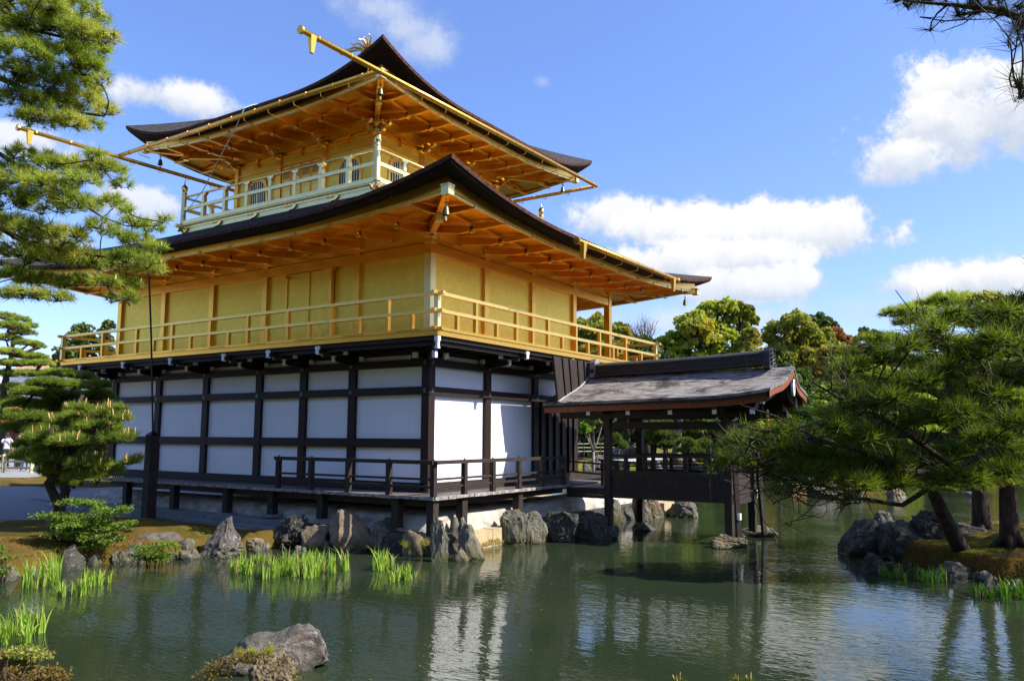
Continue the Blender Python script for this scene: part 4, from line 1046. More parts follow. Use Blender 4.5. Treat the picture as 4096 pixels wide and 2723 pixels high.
for sx, x in ((-1, AX0-.0), (1, AX1+.05)):     # leaning props outside the end posts
    mb = MB(); mb.beam((x-.02, AY0-.14, 1.9), (x-.13, AY0-.24 if sx < 0 else AY0-.3, WZ+.06), .10, .09); mb.build('prop', M['woodgrey'], an)
    mb = MB(); mb.box(x-.16, x-.05, AY0-.28, AY0-.20, .20, .34) if sx < 0 else mb.box(x-.06, x+.02, AY0-.27, AY0-.21, .30, .42); mb.build('beam_end', M['tip'], an)
    mb = MB(); mb.box(x+.0, x+.06, AY0-.12, AY0-.09, .56, .74); mb.build('beam_end', M['tip'], an)
mb = MB()
for x0_, y0_, x1_, y1_ in ((4.2, -1.05, 4.2, -2.0), (AX1, -.98, AX1, -2.0)):
    for z in (1.36, 1.12): mb.beam((x0_, y0_, z), (x1_, y1_, z-.05), .035, .045)
for y in (-1.1, -1.55): mb.box(AX1-.03, AX1+.03, y-.03, y+.03, .70, 1.36)
each(mb, 'approach_rail', M['woodgrey'], an)

# ------------------------------------------------------------------ lightning conductor post, rope
lp = thing('lightning_post', 'square dark timber post with pointed cap and a thin cable rising to the roof', 'post', (-1.9, 6.6, 0))
px_, py_ = -1.75, 7.05
mb = MB(); w_ = .12; mb.add([(px_-w_, py_-w_, -.05), (px_+w_, py_-w_, -.05), (px_+w_, py_+w_, -.05), (px_-w_, py_+w_, -.05), (px_-w_*.9, py_-w_*.9, 1.95), (px_+w_*.9, py_-w_*.9, 1.95), (px_+w_*.9, py_+w_*.9, 1.95), (px_-w_*.9, py_+w_*.9, 1.95)],
    [(0, 3, 2, 1), (4, 5, 6, 7), (0, 1, 5, 4), (1, 2, 6, 5), (2, 3, 7, 6), (3, 0, 4, 7)]); mb.build('post_shaft', M['woodgrey'], lp)
mb = MB(); mb.add([(px_-.125, py_-.125, 1.95), (px_+.125, py_-.125, 1.95), (px_+.125, py_+.125, 1.95), (px_-.125, py_+.125, 1.95), (px_-.02, py_-.02, 2.05), (px_+.02, py_-.02, 2.05), (px_+.02, py_+.02, 2.05), (px_-.02, py_+.02, 2.05)],
    [(0, 3, 2, 1), (4, 5, 6, 7), (0, 1, 5, 4), (1, 2, 6, 5), (2, 3, 7, 6), (3, 0, 4, 7)]); mb.build('post_cap', M['cable'], lp)
mb = MB(); mb.tube([(px_, py_, 2.04), (-2.05, 6.85, 4.2), (-2.42, 6.62, 6.40)], .022, 6); mb.build('cable', M['cable'], lp)
mb = MB(); mb.tube([tuple(atd(u, v, D)) for u, v, D in ((600, 239, 21.2), (578, 243, 20.6), (563, 249, 20.3), (545, 290, 20.3), (505, 365, 20.4), (468, 438, 20.6), (420, 500, 20.8))], .011, 6)
mb.build('rope', M['rope'], None, label='thin pale green rope hanging from the edge of the top roof', cat='rope')

# ------------------------------------------------------------------ vegetation builders
def unit(a): return a/(np.linalg.norm(a, axis=-1, keepdims=True)+1e-9)
def needle_mesh(P, D, L, n, w, spread=1.0, droop=.0):
    T = len(P); P = np.repeat(P, n, 0); D = np.repeat(D, n, 0)
    r = unit(rng.normal(size=(T*n, 3))); d = unit(D+r*spread); d[:, 2] -= droop; d = unit(d)
    ln = L*(.65+.4*rng.random((T*n, 1))); base = P-D*(L*.35)*rng.random((T*n, 1)); tip = base+d*ln
    sd_ = unit(np.cross(d, rng.normal(size=(T*n, 3))))*w/2
    V = np.stack([base-sd_, base+sd_, tip], 1).reshape(-1, 3)
    return V, np.arange(T*n*3).reshape(-1, 3)
def twig_mesh(A, B, r0, r1, sag=.12):
    n = len(A); mid = (A+B)/2+np.stack([rng.normal(size=n), rng.normal(size=n), -np.abs(rng.normal(size=n))], 1)*sag*np.linalg.norm(B-A, axis=1, keepdims=True)*.5
    d = unit(B-A); u = unit(np.cross(d, rng.normal(size=(n, 3)))); w = np.cross(d, u)
    V = []
    for C_, r in ((A, r0), (mid, (r0+r1)/2), (B, r1)):
        for k in range(3):
            a = 2*math.pi*k/3; V.append(C_+(u*math.cos(a)+w*math.sin(a))*r)
    V = np.stack(V, 1).reshape(-1, 3); b = (np.arange(n)*9)[:, None]; F_ = []
    for lv in (0, 3):
        for k in range(3): F_.append(np.stack([b[:, 0]+lv+k, b[:, 0]+lv+(k+1) % 3, b[:, 0]+lv+3+(k+1) % 3, b[:, 0]+lv+3+k], 1))
    return V, np.concatenate(F_)
def curve(a, b, bend=.15, n=7, sag=0.0):
    a = np.array(a, float); b = np.array(b, float); L = np.linalg.norm(b-a); o1 = rng.normal(size=3)*bend*L; o2 = rng.normal(size=3)*bend*L*.6
    out = []
    for i in range(n):
        t = i/(n-1); out.append(a+(b-a)*t+o1*math.sin(math.pi*t)*.5+o2*math.sin(2*math.pi*t)*.4+np.array([0, 0, -sag*L*math.sin(math.pi*t)]))
    return out
def pine(name, label, trunk, tr, pads, tufts, L, n, w, mat, cat='pine tree', limbs=(), tw=.006, buds=0, group=None, spread=.9, up=.5, auto=True, bark='bark', budmat=None, budL=.08, limb_r=.35, bare=0, clear=None):
    base = trunk[0]; t = thing(name, label, cat, tuple(base), group)
    tm = MB(); n_t = len(trunk)
    tm.tube(trunk, [tr*(1-.72*i/(n_t-1)) for i in range(n_t)], 10)
    A = []; B = []; P = []; D = []
    vol = np.array([p[1]*p[1]*.8+p[1]*p[2]*.4 for p in pads]); cnt = np.maximum(3, (tufts*vol/vol.sum()).astype(int))
    for (l, r) in limbs: tm.tube(l, [r*(1-.75*i/(len(l)-1)) for i in range(len(l))], 7)
    tp = np.array(trunk)
    skel = [np.array(q) for l, _ in limbs for q in l]+[q for q in tp[max(1, n_t//3):]]
    for (c, rh, rv), k in zip(pads, cnt):
        c = np.array(c, float)
        S = np.array(skel); dd = np.linalg.norm(S-c, axis=1)+np.maximum(0, S[:, 2]-c[2])*1.5; q = S[np.argmin(dd)]
        root = c+np.array([0, 0, -rv*.5])
        lim = curve(q, root, .10, 6)
        if auto: tm.tube(lim, [max(tw*1.6, tr*limb_r*(1-.7*i/5)*min(1, rh*1.2)) for i in range(6)], 6); skel += [c]
        # sub-branches inside the pad
        m_ = max(3, int(k/14)); ang = rng.random(m_)*6.28; rr = rh*(.35+.5*rng.random(m_))
        sub = c+np.stack([rr*np.cos(ang), rr*np.sin(ang), (rng.random(m_)-.4)*rv*.9], 1)
        a_, b_ = np.repeat(root[None], m_, 0), sub; A.append(a_); B.append(b_)
        u = unit(rng.normal(size=(k, 3))); u[:, 2] = np.abs(u[:, 2])*1.0-.25*rng.random(k); rad = (.45+.55*rng.random((k, 1))**.5)
        pp = c+u*rad*np.array([rh, rh, rv])
        P.append(pp); dv = unit(u*np.array([.8, .8, .5])+np.array([0, 0, up])+rng.normal(size=(k, 3))*.25); D.append(dv)
        j = np.argmin(np.linalg.norm(pp[:, None]-sub[None], axis=2), axis=1); A.append(sub[j]); B.append(pp)
    for l, r in limbs:
        for _ in range(bare):
            i_ = random.randrange(1, len(l)-1); a0 = np.array(l[i_])+(np.array(l[i_+1])-np.array(l[i_]))*random.random()
            dr_ = unit(np.array(l[i_+1])-np.array(l[i_]))+rng.normal(size=3)*np.array([.7, .7, .45])+np.array([0, 0, .1]); ln_ = (.14+.26*random.random())
            c_ = curve(a0, a0+unit(dr_)*ln_, .22, 6, .12)
            if clear is not None and (clear(uv(c_[-1])) or clear(uv(c_[3]))): continue
            tm.tube(c_, [r*.22*(1-.75*j_/5)+.0012 for j_ in range(6)], 4)
            e_ = np.array(c_[-1])
            for _k in range(3): A.append(np.array([c_[3+_k % 3]])); B.append(np.array([np.array(c_[3+_k % 3])+rng.normal(size=3)*.09]))
            if random.random() < .55: P.append(np.array([e_])); D.append(unit(np.array([unit(dr_)+np.array([0, 0, .6])])))
    P = np.concatenate(P); D = np.concatenate(D); A = np.concatenate(A); B = np.concatenate(B)
    if clear is not None:
        k_ = np.array([not clear(uv(x+y*L*.7)) for x, y in zip(P, D)]); P = P[k_]; D = D[k_]; k_ = np.array([not clear(uv(x)) for x in B]); A = A[k_]; B = B[k_]
    tm.build('trunk', M[bark], t, smooth=True)
    V, F_ = twig_mesh(A, B, tw, tw*.55); npmesh('branches', V, F_, M['twig'], t)
    V, F_ = needle_mesh(P, D, L, n, w, spread); npmesh('crown', V, F_, M[mat], t)
    if buds:
        ix = rng.choice(len(P), min(buds, len(P)), False); b0 = P[ix]; b1 = b0+np.array([0, 0, 1])*budL*(.6+.6*rng.random((len(ix), 1)))+D[ix]*budL*.3
        V, F_ = twig_mesh(b0, b1, w*1.6, w*.6, .0); npmesh('buds', V, F_, budmat or M['bud'], t, kind='stuff')
    return t
M['bud'] = simple('orange_pine_buds', (.70, .42, .18), .7, 0, .2, 20)
def padsd(lst, D, jit=.4, dk=0.0, kv=1.0):
    out = []
    for q in lst:
        u, v, ru, rv = q[:4]; d = (q[4] if len(q) > 4 else D)+(random.random()-.5)*2*jit; s = PX/F_PX*d
        out.append((atd(u, v, d), ru*s, rv*s*kv))
    return out
def leaf_mesh(P, Nn, s, flat=.6, aspect=1.0):
    n = len(P); nn = unit(Nn*flat+rng.normal(size=(n, 3))*(1-flat)*1.2); a = unit(np.cross(nn, rng.normal(size=(n, 3)))); b = np.cross(nn, a)
    sz = s*(.6+.7*rng.random((n, 1)))
    a = a*sz*.5; b = b*sz*.5*aspect
    V = np.stack([P-a, P-b*.9, P+a, P+b], 1).reshape(-1, 3); return V, np.arange(n*4).reshape(-1, 4)
def blob_pts(blobs, n, sub=20, k=.30, lower=.25):
    P = []; Nn = []; ar = np.array([r*r for _, r in blobs]); cn = (n*ar/ar.sum()).astype(int)
    for (c, r), m_ in zip(blobs, cn):
        c = np.array(c, float); sc = unit(rng.normal(size=(sub*3, 3))); sc = sc[sc[:, 2] > -.55][:sub*2]
        cc = c+sc*r*(.62+.25*rng.random((len(sc), 1)))*np.array([1, 1, .9]); rr = r*k*(.6+.7*rng.random(len(sc)))
        j = rng.integers(0, len(sc), m_); u = unit(rng.normal(size=(m_, 3))); u[:, 2] = np.where(u[:, 2] < -lower, -u[:, 2]*.7, u[:, 2])
        P.append(cc[j]+u*rr[j][:, None]*(.8+.25*rng.random((m_, 1)))); Nn.append(u)
    return np.concatenate(P), np.concatenate(Nn)
def leaf_tree(name, label, base, blobs, n, leaf, mat, cat='tree', tr=.3, group=None, bark='bark', lean=0, sub=20, k=.30, flat=.55):
    t = thing(name, label, cat, tuple(base), group); mb = MB()
    base = np.array(base, float); cs = [np.array(c, float) for c, _ in blobs]; cen = np.mean(cs, 0)
    fork = base+(cen-base)*.45; mb.tube([base-(0, 0, .3), base+(fork-base)*.5+rng.normal(size=3)*tr*.3, fork], [tr, tr*.8, tr*.6], 8)
    for (c, r) in blobs:
        q = curve(fork, c, .08, 6); mb.tube(q, [tr*.5*(1-.8*i/5) for i in range(6)], 6)
        for _ in range(3):
            e_ = np.array(c)+unit(rng.normal(size=3))*r*.8; mb.tube(curve(q[3], e_, .1, 4), [tr*.2, tr*.13, tr*.08, tr*.03], 5)
    mb.build('trunk', M[bark], t, smooth=True)
    P, Nn = blob_pts(blobs, n, sub, k); V, F_ = leaf_mesh(P, Nn, leaf, flat); npmesh('crown', V, F_, M[mat], t)
    return t
def blobsd(lst, D, jit=1.5):
    out = []
    for q in lst:
        u, v, r = q[:3]; d = D+(random.random()-.5)*2*jit; out.append((atd(u, v, d), r*1.15*PX/F_PX*d))
    return out
def ground_at(u, D):
    p = atd(u, 1001, D); return np.array([p[0], p[1], gh(p[0], p[1])])

# ------------------------------------------------------------------ rocks
from mathutils import noise as mn
FH = np.array([math.cos(YAW), math.sin(YAW), 0]); RH = np.array([math.sin(YAW), -math.cos(YAW), 0])
def rock(u0, u1, vt, vb, mat, label, zb=WZ, dr=.8, seed=0, peak=.0, px=.0, sub=4, rough=.16, cuts=7, name='rock', group='rocks along the pond', sink=.25, tilt=0, parent=None, freq=1.0, striate=0, prof=None, boxy=.66):
    e_ = (u1-u0)*.05; u0 -= e_; u1 += e_; c = atz((u0+u1)/2, vb, zb); d = depth_of(c); s = PX/F_PX*d; wd_ = (u1-u0)*s; ht = (vb-vt)*s; dp = wd_*dr
    c = c+FH*dp*.35
    rr = random.Random(seed*7+int(u0)); bm = bmesh.new(); bmesh.ops.create_icosphere(bm, subdivisions=sub, radius=1)
    pl = []
    for i in range(cuts+4):
        n_ = Vector((rr.gauss(0, 1), rr.gauss(0, 1), rr.gauss(0, .8))).normalized(); pl.append((n_, .60+.36*rr.random()))
    off = Vector((rr.random()*50, rr.random()*50, rr.random()*50))
    for v in bm.verts:
        p = v.co.copy()
        p = Vector([math.copysign(abs(t)**boxy, t) for t in p])
        for n_, dd in pl:
            q = p.dot(n_)
            if q > dd: p -= n_*(q-dd)*.97
        nz = mn.fractal(p*1.3*freq+off, 1.0, 2.2, 3)*rough*1.3
        cr = 1-abs(mn.noise(p*2.6*freq+off*1.7))*2.6
        nz -= max(0, cr)*rough*.9
        nz += mn.fractal(p*7*freq+off, .7, 2.1, 4)*rough*.5
        if striate: nz += striate*.07*(abs(mn.noise(Vector((p.x*5.5, p.y*5.5, p.z*.7))+off))*2-.6)
        v.co = p*(1+nz)
    xs_ = [v.co.x for v in bm.verts]; zs_ = [v.co.z for v in bm.verts]; ys_ = [v.co.y for v in bm.verts]
    x0_, x1_, z0_, z1_, y0_, y1_ = min(xs_), max(xs_), min(zs_), max(zs_), min(ys_), max(ys_)
    for v in bm.verts:
        a = (v.co.x-x0_)/(x1_-x0_)-.5; b = (v.co.y-y0_)/(y1_-y0_)-.5; h = (v.co.z-z0_)/(z1_-z0_)
        h2 = h*(ht+sink)/ht-sink/ht
        if prof and h2 > 0: h2 *= float(np.interp(a, [t[0] for t in prof], [t[1] for t in prof]))
        k = 1-peak*max(0, h2); a = a*k+px*peak*max(0, h2)*.5+tilt*max(0, h2); b *= k
        w = RH*a*wd_+FH*b*dp; v.co = Vector((w[0], w[1], h2*ht))
    me = bpy.data.meshes.new(name); bm.to_mesh(me); bm.free(); me.materials.append(M[mat])
    if rough < .10: me.polygons.foreach_set('use_smooth', [True]*len(me.polygons))
    o = link(name, me, parent, label, 'rock' if parent is None else None, group if parent is None else None)
    o.location = tuple(c) if parent is None else tuple(c); 
    return o
RK = [
 (-10, 30, 1256, 1300, 'rock_grey', 'pale grey rock at the left frame edge on the mossy shore', {}),
 (36, 66, 1278, 1296, 'rock_dark', 'small dark stone beside the tall iris tuft at left', {}),
 (64, 80, 1273, 1285, 'rock_grey', 'small whitish stone beside the left iris tuft', dict(dr=1)),
 (116, 184, 1258, 1312, 'rock_dark', 'dark slanting rock at the water under the leafy shrub', dict(px=.6, peak=.5, rough=.08)),
 (186, 214, 1282, 1298, 'rock_grey', 'small broken stones below the leafy shrub', {}),
 (256, 282, 1268, 1298, 'rock_grey', 'small upright stone left of the rounded grey rock', {}),
 (270, 324, 1252, 1296, 'rock_grey', 'rounded grey rock in front of the long flat slab', dict(rough=.09, peak=.3)),
 (288, 400, 1229, 1262, 'rock_purple', 'long flat purplish slab on the moss bank', dict(zb=-.15, dr=.5, rough=.08, tilt=.1)),
 (400, 442, 1241, 1268, 'rock_blue', 'pale bluish rounded stone beside the pyramid rock', dict(zb=-.2, rough=.08)),
 (404, 442, 1267, 1290, 'rock_purple', 'low purplish stone touching the water by the pyramid rock', dict(rough=.08)),
 (437, 549, 1192, 1287, 'rock_purple', 'large pyramid shaped grey and brown rock on the shore', dict(peak=.82, px=.5, rough=.12, dr=.75, cuts=9)),
 (547, 600, 1238, 1268, 'rock_tan', 'low yellowish rock right of the pyramid rock', dict(rough=.1)),
 (612, 700, 1188, 1264, 'rock_dark', 'twisted black and white rock behind the iris leaves', dict(rough=.24, freq=1.6, peak=.25, px=1.2)),
 (690, 757, 1211, 1266, 'rock_tan', 'rounded brown boulder between the black rock and the tall boulder', dict(rough=.08)),
 (750, 850, 1176, 1272, 'rock_tan', 'tall brown boulder in shade under the deck', dict(rough=.085, peak=.2, px=-.4)),
 (845, 935, 1196, 1270, 'rock_blue', 'broad dark bluish boulder in shade under the deck', dict(rough=.085, peak=.15)),
 (926, 994, 1222, 1282, 'rock_tan', 'orange brown rock left of the corner post', dict(rough=.09)),
 (984, 1034, 1196, 1294, 'rock_blue', 'pointed blue green rock with mossy foot under the corner post', dict(rough=.11, peak=.4, px=-.2, striate=1, dr=.8)),
 (1030, 1066, 1188, 1262, 'rock_blue', 'upright bluish slab behind the leaning rock', dict(zb=-.25, rough=.09, peak=.25, striate=1)),
 (1052, 1088, 1193, 1262, 'rock_blue', 'pale bluish slab standing against the plaster base', dict(zb=-.2, rough=.11, peak=.3, striate=1)),
 (1056, 1114, 1210, 1292, 'rock_blue', 'leaning pale green rock at the water below the lit white wall', dict(rough=.10, peak=.35, px=-1.1, striate=1, dr=.8)),
 (1034, 1082, 1262, 1294, 'rock_tan', 'small triangular yellowish rock between two blue green rocks', dict(peak=.7, rough=.08)),
 (1026, 1070, 1238, 1270, 'rock_tan', 'low pale stone behind the small triangular rock', dict(rough=.06)),
 (1152, 1211, 1174, 1254, 'rock_blue', 'cracked blue green block at the end of the cut stones', dict(rough=.10, cuts=10, dr=.7, freq=1.5)),
 (1205, 1262, 1180, 1252, 'rock_blue', 'shaded rock right of the cracked block', dict(rough=.1)),
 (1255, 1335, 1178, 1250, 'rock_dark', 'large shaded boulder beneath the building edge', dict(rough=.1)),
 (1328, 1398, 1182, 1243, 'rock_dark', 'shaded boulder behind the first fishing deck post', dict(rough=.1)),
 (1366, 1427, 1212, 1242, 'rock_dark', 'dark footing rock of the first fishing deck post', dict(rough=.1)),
 (1402, 1434, 1150, 1207, 'rock_blue', 'pale slab beside the sunny cut stones behind the fishing deck', dict(rough=.1, striate=1, dr=.6, peak=.3)),
 (1460, 1508, 1138, 1200, 'rock_blue', 'leaning grey green rock behind the fishing deck', dict(rough=.1, peak=.5, px=-.8, striate=1)),
 (1488, 1534, 1142, 1191, 'rock_tan', 'leaning yellowish rock at the end of the stones behind the fishing deck', dict(rough=.1, peak=.5, px=-.8, striate=1)),
 (1543, 1619, 1153, 1192, 'rock_grey', 'lone grey rock standing in the water behind the fishing deck', dict(rough=.12, peak=.3, px=-.5)),
 (1457, 1512, 1205, 1222, 'rock_grey', 'flat footing stone of the middle fishing deck post', dict(rough=.1, sink=.15)),
 (1643, 1722, 1232, 1263, 'rock_tan', 'wide flat footing rock of the near end post', dict(rough=.1, sink=.15)),
 (1702, 1792, 1213, 1236, 'rock_grey', 'flat footing rock of the far end post', dict(rough=.12, sink=.15)),
 (1956, 2075, 1198, 1282, 'rock_dark', 'large black rock at the tip of the pine islet', dict(rough=.07, peak=.25, cuts=3)),
 (2036, 2142, 1200, 1290, 'rock_dark', 'big rounded rock with sunlit patch on the pine islet', dict(rough=.09, peak=.2, cuts=4, seed=3, sink=.4)),
 (2016, 2068, 1176, 1212, 'rock_grey', 'small pointed rock standing behind the black islet rock', dict(rough=.16, peak=.5, zb=-.2)),
 (2116, 2192, 1174, 1255, 'rock_dark', 'rock behind the leaning pine trunk', dict(rough=.12, zb=-.05)),
 (2188, 2296, 1206, 1250, 'rock_dark', 'long low rock between the pine trunks', dict(rough=.07, zb=-.05, dr=.5)),
 (1994, 2048, 1272, 1318, 'rock_dark', 'small black rock at the left end of the islet irises', dict(rough=.14)),
 (2168, 2246, 1296, 1330, 'rock_grey', 'low grey stone between two islet iris tufts', dict(rough=.08)),
 (1872, 1938, 1110, 1146, 'rock_grey', 'grey rock at the left end of the small far islet', dict(rough=.12)),
 (1950, 1992, 1124, 1147, 'rock_dark', 'dark rock in the middle of the small far islet', dict(rough=.12)),
 (2046, 2092, 1114, 1147, 'rock_tan', 'pale brown rock at the right end of the small far islet', dict(rough=.12, peak=.4)),
 (2232, 2268, 1133, 1144, 'rock_grey', 'flat stone lying in the far water at right', dict(rough=.06)),
 (1340, 1361, 1060, 1084, 'rock_grey', 'small pointed rock on the far shore by the building', dict(peak=.6)),
 (1362, 1410, 1048, 1084, 'rock_grey', 'broad grey rock on the far shore left of the fishing deck post', {}),
 (1502, 1530, 1052, 1085, 'rock_grey', 'leaning grey rock on the far shore beside the landing', dict(peak=.4, px=-.6)),
 (1532, 1590, 1070, 1087, 'rock_grey', 'low wide rock on the far shore seen through the railing', {}),
 (1586, 1616, 1055, 1086, 'rock_blue', 'upright bluish rock on the far shore under the bent pine', dict(peak=.3)),
 (1618, 1668, 1070, 1089, 'rock_grey', 'pale jagged rock on the far shore behind the end post', {}),
]
for i, (a, b, c, d, mat, lab, kw) in enumerate(RK):
    small = (b-a) < 60
    rock(a, b, c, d, mat, lab, seed=kw.pop('seed', i), sub=5 if (b-a) > 70 else 4, **kw)
def rock_at(u0, u1, vt, vb, D, mat, label, **kw):        # a rock on land whose foot is not at water level
    p = atd((u0+u1)/2, vb, D); return rock(u0, u1, vt, vb, mat, label, zb=float(p[2]), **kw)
rock_at(1429, 1475, 1028, 1054, 62, 'rock_grey', 'rough grey boulder on the far moss lawn beside the lantern', seed=61, group='rocks on the far lawn')
rock_at(1606, 1648, 1022, 1050, 62, 'rock_dark', 'dark blue boulder on the far lawn right of the pine trunk', seed=62, group='rocks on the far lawn')

# loose stones along the mossy shoreline
stones = [rock(300, 312, 1284, 1291, 'rock_grey', 'x', seed=90+i, sub=3, rough=.08, group='x') for i in range(4)]
sl = [(-9, 4.55), (-6.8, 3.25), (-6.4, 3.05), (-5.7, 3.5), (-5, 3.3), (-4.0, 2.8), (-2.8, 2.55), (-1.95, 2.25), (-1.5, 1.2)]
sr = [(2.0, -10.4), (2.1, -10.0), (2.75, -9.25), (3.45, -8.6), (3.85, -8.05)]
for ln_, n_, lab_, gr_ in ((sl, 54, 'small stone lying along the water edge of the left moss bank', 'loose stones of the left bank'), (sr, 14, 'small stone lying along the water edge of the pine islet', 'loose stones of the islet')):
    for i in range(n_):
        k = random.random()*(len(ln_)-1); j = int(k); a = np.array(ln_[j]); b = np.array(ln_[j+1]); c = a+(b-a)*(k-j)+rng.normal(size=2)*.09
        o = stones[i % 4].copy(); COL.objects.link(o); o.location = (c[0], c[1], WZ+random.random()*.10); s_ = .6+2.2*random.random()**2; o.scale = (s_*1.3, s_, s_*.9); o.rotation_euler = (random.random()*.4, random.random()*.4, random.random()*6)
        o['label'] = lab_; o['group'] = gr_; o['category'] = 'stone'; o.name = 'stone'
for o in stones: bpy.data.objects.remove(o)

# foreground rock island
fr1 = rock(474, 729, 1446, 1552, 'rock_purple', 'large weathered rock island with pale lichen in the foreground water', dr=.62, seed=5, peak=.10, sub=6, rough=.075, cuts=2, px=.3, tilt=0, boxy=.6, prof=[(-.5, .2), (-.40, .50), (-.28, .68), (-.08, .74), (.02, .70), (.18, .86), (.33, 1.04), (.42, 1.0), (.48, .8), (.5, .5)], group='foreground rocks')
fr2 = rock(562, 668, 1508, 1600, 'rock_tan', 'rugged pale stone in front of the large rock island', dr=.9, seed=9, peak=.25, sub=5, rough=.11, freq=1.3, group='foreground rocks')
def cover(name, label, pts, n, leaf, mat, cat, group=None, h=.05):
    pts = np.array(pts)-FH*.12; j = rng.integers(0, len(pts), n); P = pts[j]+rng.normal(size=(n, 3))*np.array([.055, .055, .025]); P[:, 2] += rng.random(n)*h
    V, F_ = leaf_mesh(P, np.tile([0, 0, 1.], (n, 1)), leaf, .3, .4); return npmesh(name, V, F_, M[mat], label=label, cat=cat, group=group)
pp = [atd(u, v, 7.55) for u, v in ((500, 1540), (520, 1525), (545, 1518), (570, 1512), (600, 1510), (620, 1515), (650, 1525), (665, 1545), (672, 1560), (530, 1545), (480, 1555))]
cover('fern', 'reddish brown ferns growing on the foreground rock island', pp, 1400, .035, 'leaf_red', 'fern')
def needle_plant(name, label, pts, L, n, w, mat, cat, per=3):
    P = np.repeat(np.array(pts), per, 0)-FH*.10+rng.normal(size=(len(pts)*per, 3))*.02; D = unit(np.tile([0, 0, 1.], (len(P), 1))+rng.normal(size=P.shape)*.4)
    V, F_ = needle_mesh(P, D, L, n, w, .8); return npmesh(name, V, F_, M[mat], label=label, cat=cat)
M['lime'] = leafmat('lime_green_seedling', (.28, .30, .02), (.46, .46, .05), .3, 6)
needle_plant('pine_seedling', 'lime green pine seedlings on the foreground rock island', [atd(u, v, 7.6) for u, v in ((562, 1497), (575, 1505), (592, 1494), (602, 1506), (628, 1490), (635, 1504), (615, 1512), (585, 1515), (618, 1525))], .085, 40, .004, 'lime', 'seedling')
needle_plant('moss_tuft', 'yellow moss tuft at the left foot of the rock island', [atd(u, v, 7.5) for u, v in ((490, 1553), (496, 1548), (503, 1552), (486, 1560))], .02, 60, .006, 'lime', 'moss', 4)

# ------------------------------------------------------------------ irises
M['dead'] = leafmat('withered_leaves', (.26, .19, .08), (.42, .33, .16), .2, 5)
def iris(u0, u1, vb, vt, n, label, mat='iris', zb=WZ, dspread=.35):
    c0 = atz(u0, vb, zb); c1 = atz(u1, vb, zb); D = depth_of((c0+c1)/2); H = (vb-vt)*PX/F_PX*D
    V = []; F_ = []; wb = .0075
    nc = max(3, n//9); cl = [(random.random(), (random.random()-.3)*dspread, .6+.4*random.random()) for _ in range(nc)]
    for i in range(n):
        t_, q_, hk = cl[i % nc]; t_ = min(1, max(0, t_+random.gauss(0, .04))); base = c0+(c1-c0)*t_+FH*(q_+random.gauss(0, .03)); h = H*1.03*hk*(.45+.6*random.random())
        lean = np.array([random.gauss(0, 1), random.gauss(0, 1), 0])*.09*h; bend = lean*(random.random()**3)*4.5; wv = unit(np.array([random.gauss(0, 1), random.gauss(0, 1), 0]))*wb*(.8+.7*random.random())
        k = len(V); nl = 5
        for j in range(nl):
            s = j/(nl-1); c = base+lean*s+bend*s*s*s+np.array([0, 0, h*s*(1-.08*s*s)]); w = wv*(1-s**2.5)*(1+.6*math.sin(math.pi*s)*.5) if j < nl-1 else wv*.02
            V += [c-w, c+w]
        for j in range(nl-1): F_.append((k+2*j, k+2*j+1, k+2*j+3, k+2*j+2))
    mi = np.repeat((np.random.default_rng(n).random(n) < .07).astype(int), 4)
    o = npmesh('iris_clump', np.array(V), np.array(F_), [M[mat], M['dead']], mi=mi, label=label, cat='iris', group='iris clumps in the water'); return o
iris(62, 118, 1349, 1260, 170, 'tall iris clump at left in front of the pale grey shore rock', dspread=.6)
iris(126, 190, 1372, 1322, 110, 'short iris clump standing lowest of the three at left')
iris(176, 243, 1348, 1300, 130, 'iris clump below the leafy shrub')
iris(-30, 80, 1476, 1390, 200, 'large iris clump cut by the left frame edge', dspread=.6)
iris(528, 590, 1320, 1268, 130, 'iris clump in front of the low yellowish rock')
iris(575, 612, 1296, 1262, 50, 'small iris clump behind the others near the black rock')
iris(616, 735, 1328, 1262, 330, 'widest iris clump in front of the brown boulders', dspread=.7)
iris(706, 798, 1318, 1252, 150, 'iris clump in front of the tall brown boulder', dspread=.6)
iris(849, 905, 1312, 1252, 150, 'iris clump below the broad bluish boulder', dspread=.5)
iris(890, 942, 1336, 1290, 110, 'iris clump furthest out below the corner post')
iris(945, 956, 1336, 1305, 9, 'pair of single iris leaves beside the corner clump')
iris(2036, 2090, 1330, 1290, 60, 'sparse iris clump at the left of the pine islet', 'iris_dark')
iris(2084, 2100, 1338, 1295, 14, 'narrow iris tuft between two islet clumps', 'iris_dark')
iris(2122, 2190, 1340, 1288, 90, 'dense iris clump in front of the islet moss', 'iris_dark')
iris(2246, 2290, 1375, 1325, 60, 'iris clump at the right foot of the islet', 'iris_dark')
iris(2298, 2370, 1378, 1322, 90, 'iris clump cut by the right frame edge', 'iris_dark')
# small grasses on the cut stones
def grass(name, label, pts, n, L, mat):
    P = np.array([pts[i % len(pts)] for i in range(n)])+rng.normal(size=(n, 3))*np.array([.06, .04, .02]); D = unit(np.tile([0, 0, 1.], (n, 1))+rng.normal(size=(n, 3))*.5)
    V, F_ = needle_mesh(P, D, L, 12, .006, .7); return npmesh(name, V, F_, M[mat], label=label, cat='grass')
grass('grass_tuft', 'grass tufts along the foot of the sunlit cut stones', [np.array([x, -1.06, -.28+.06*random.random()]) for x in np.linspace(.3, 1.7, 16)], 90, .10, 'leaf_olive')
grass('grass_tuft', 'grass tuft between the corner rocks', [np.array([-1.15, -.9, -.05]), np.array([-1.3, -.5, -.1])], 24, .16, 'leaf_olive')

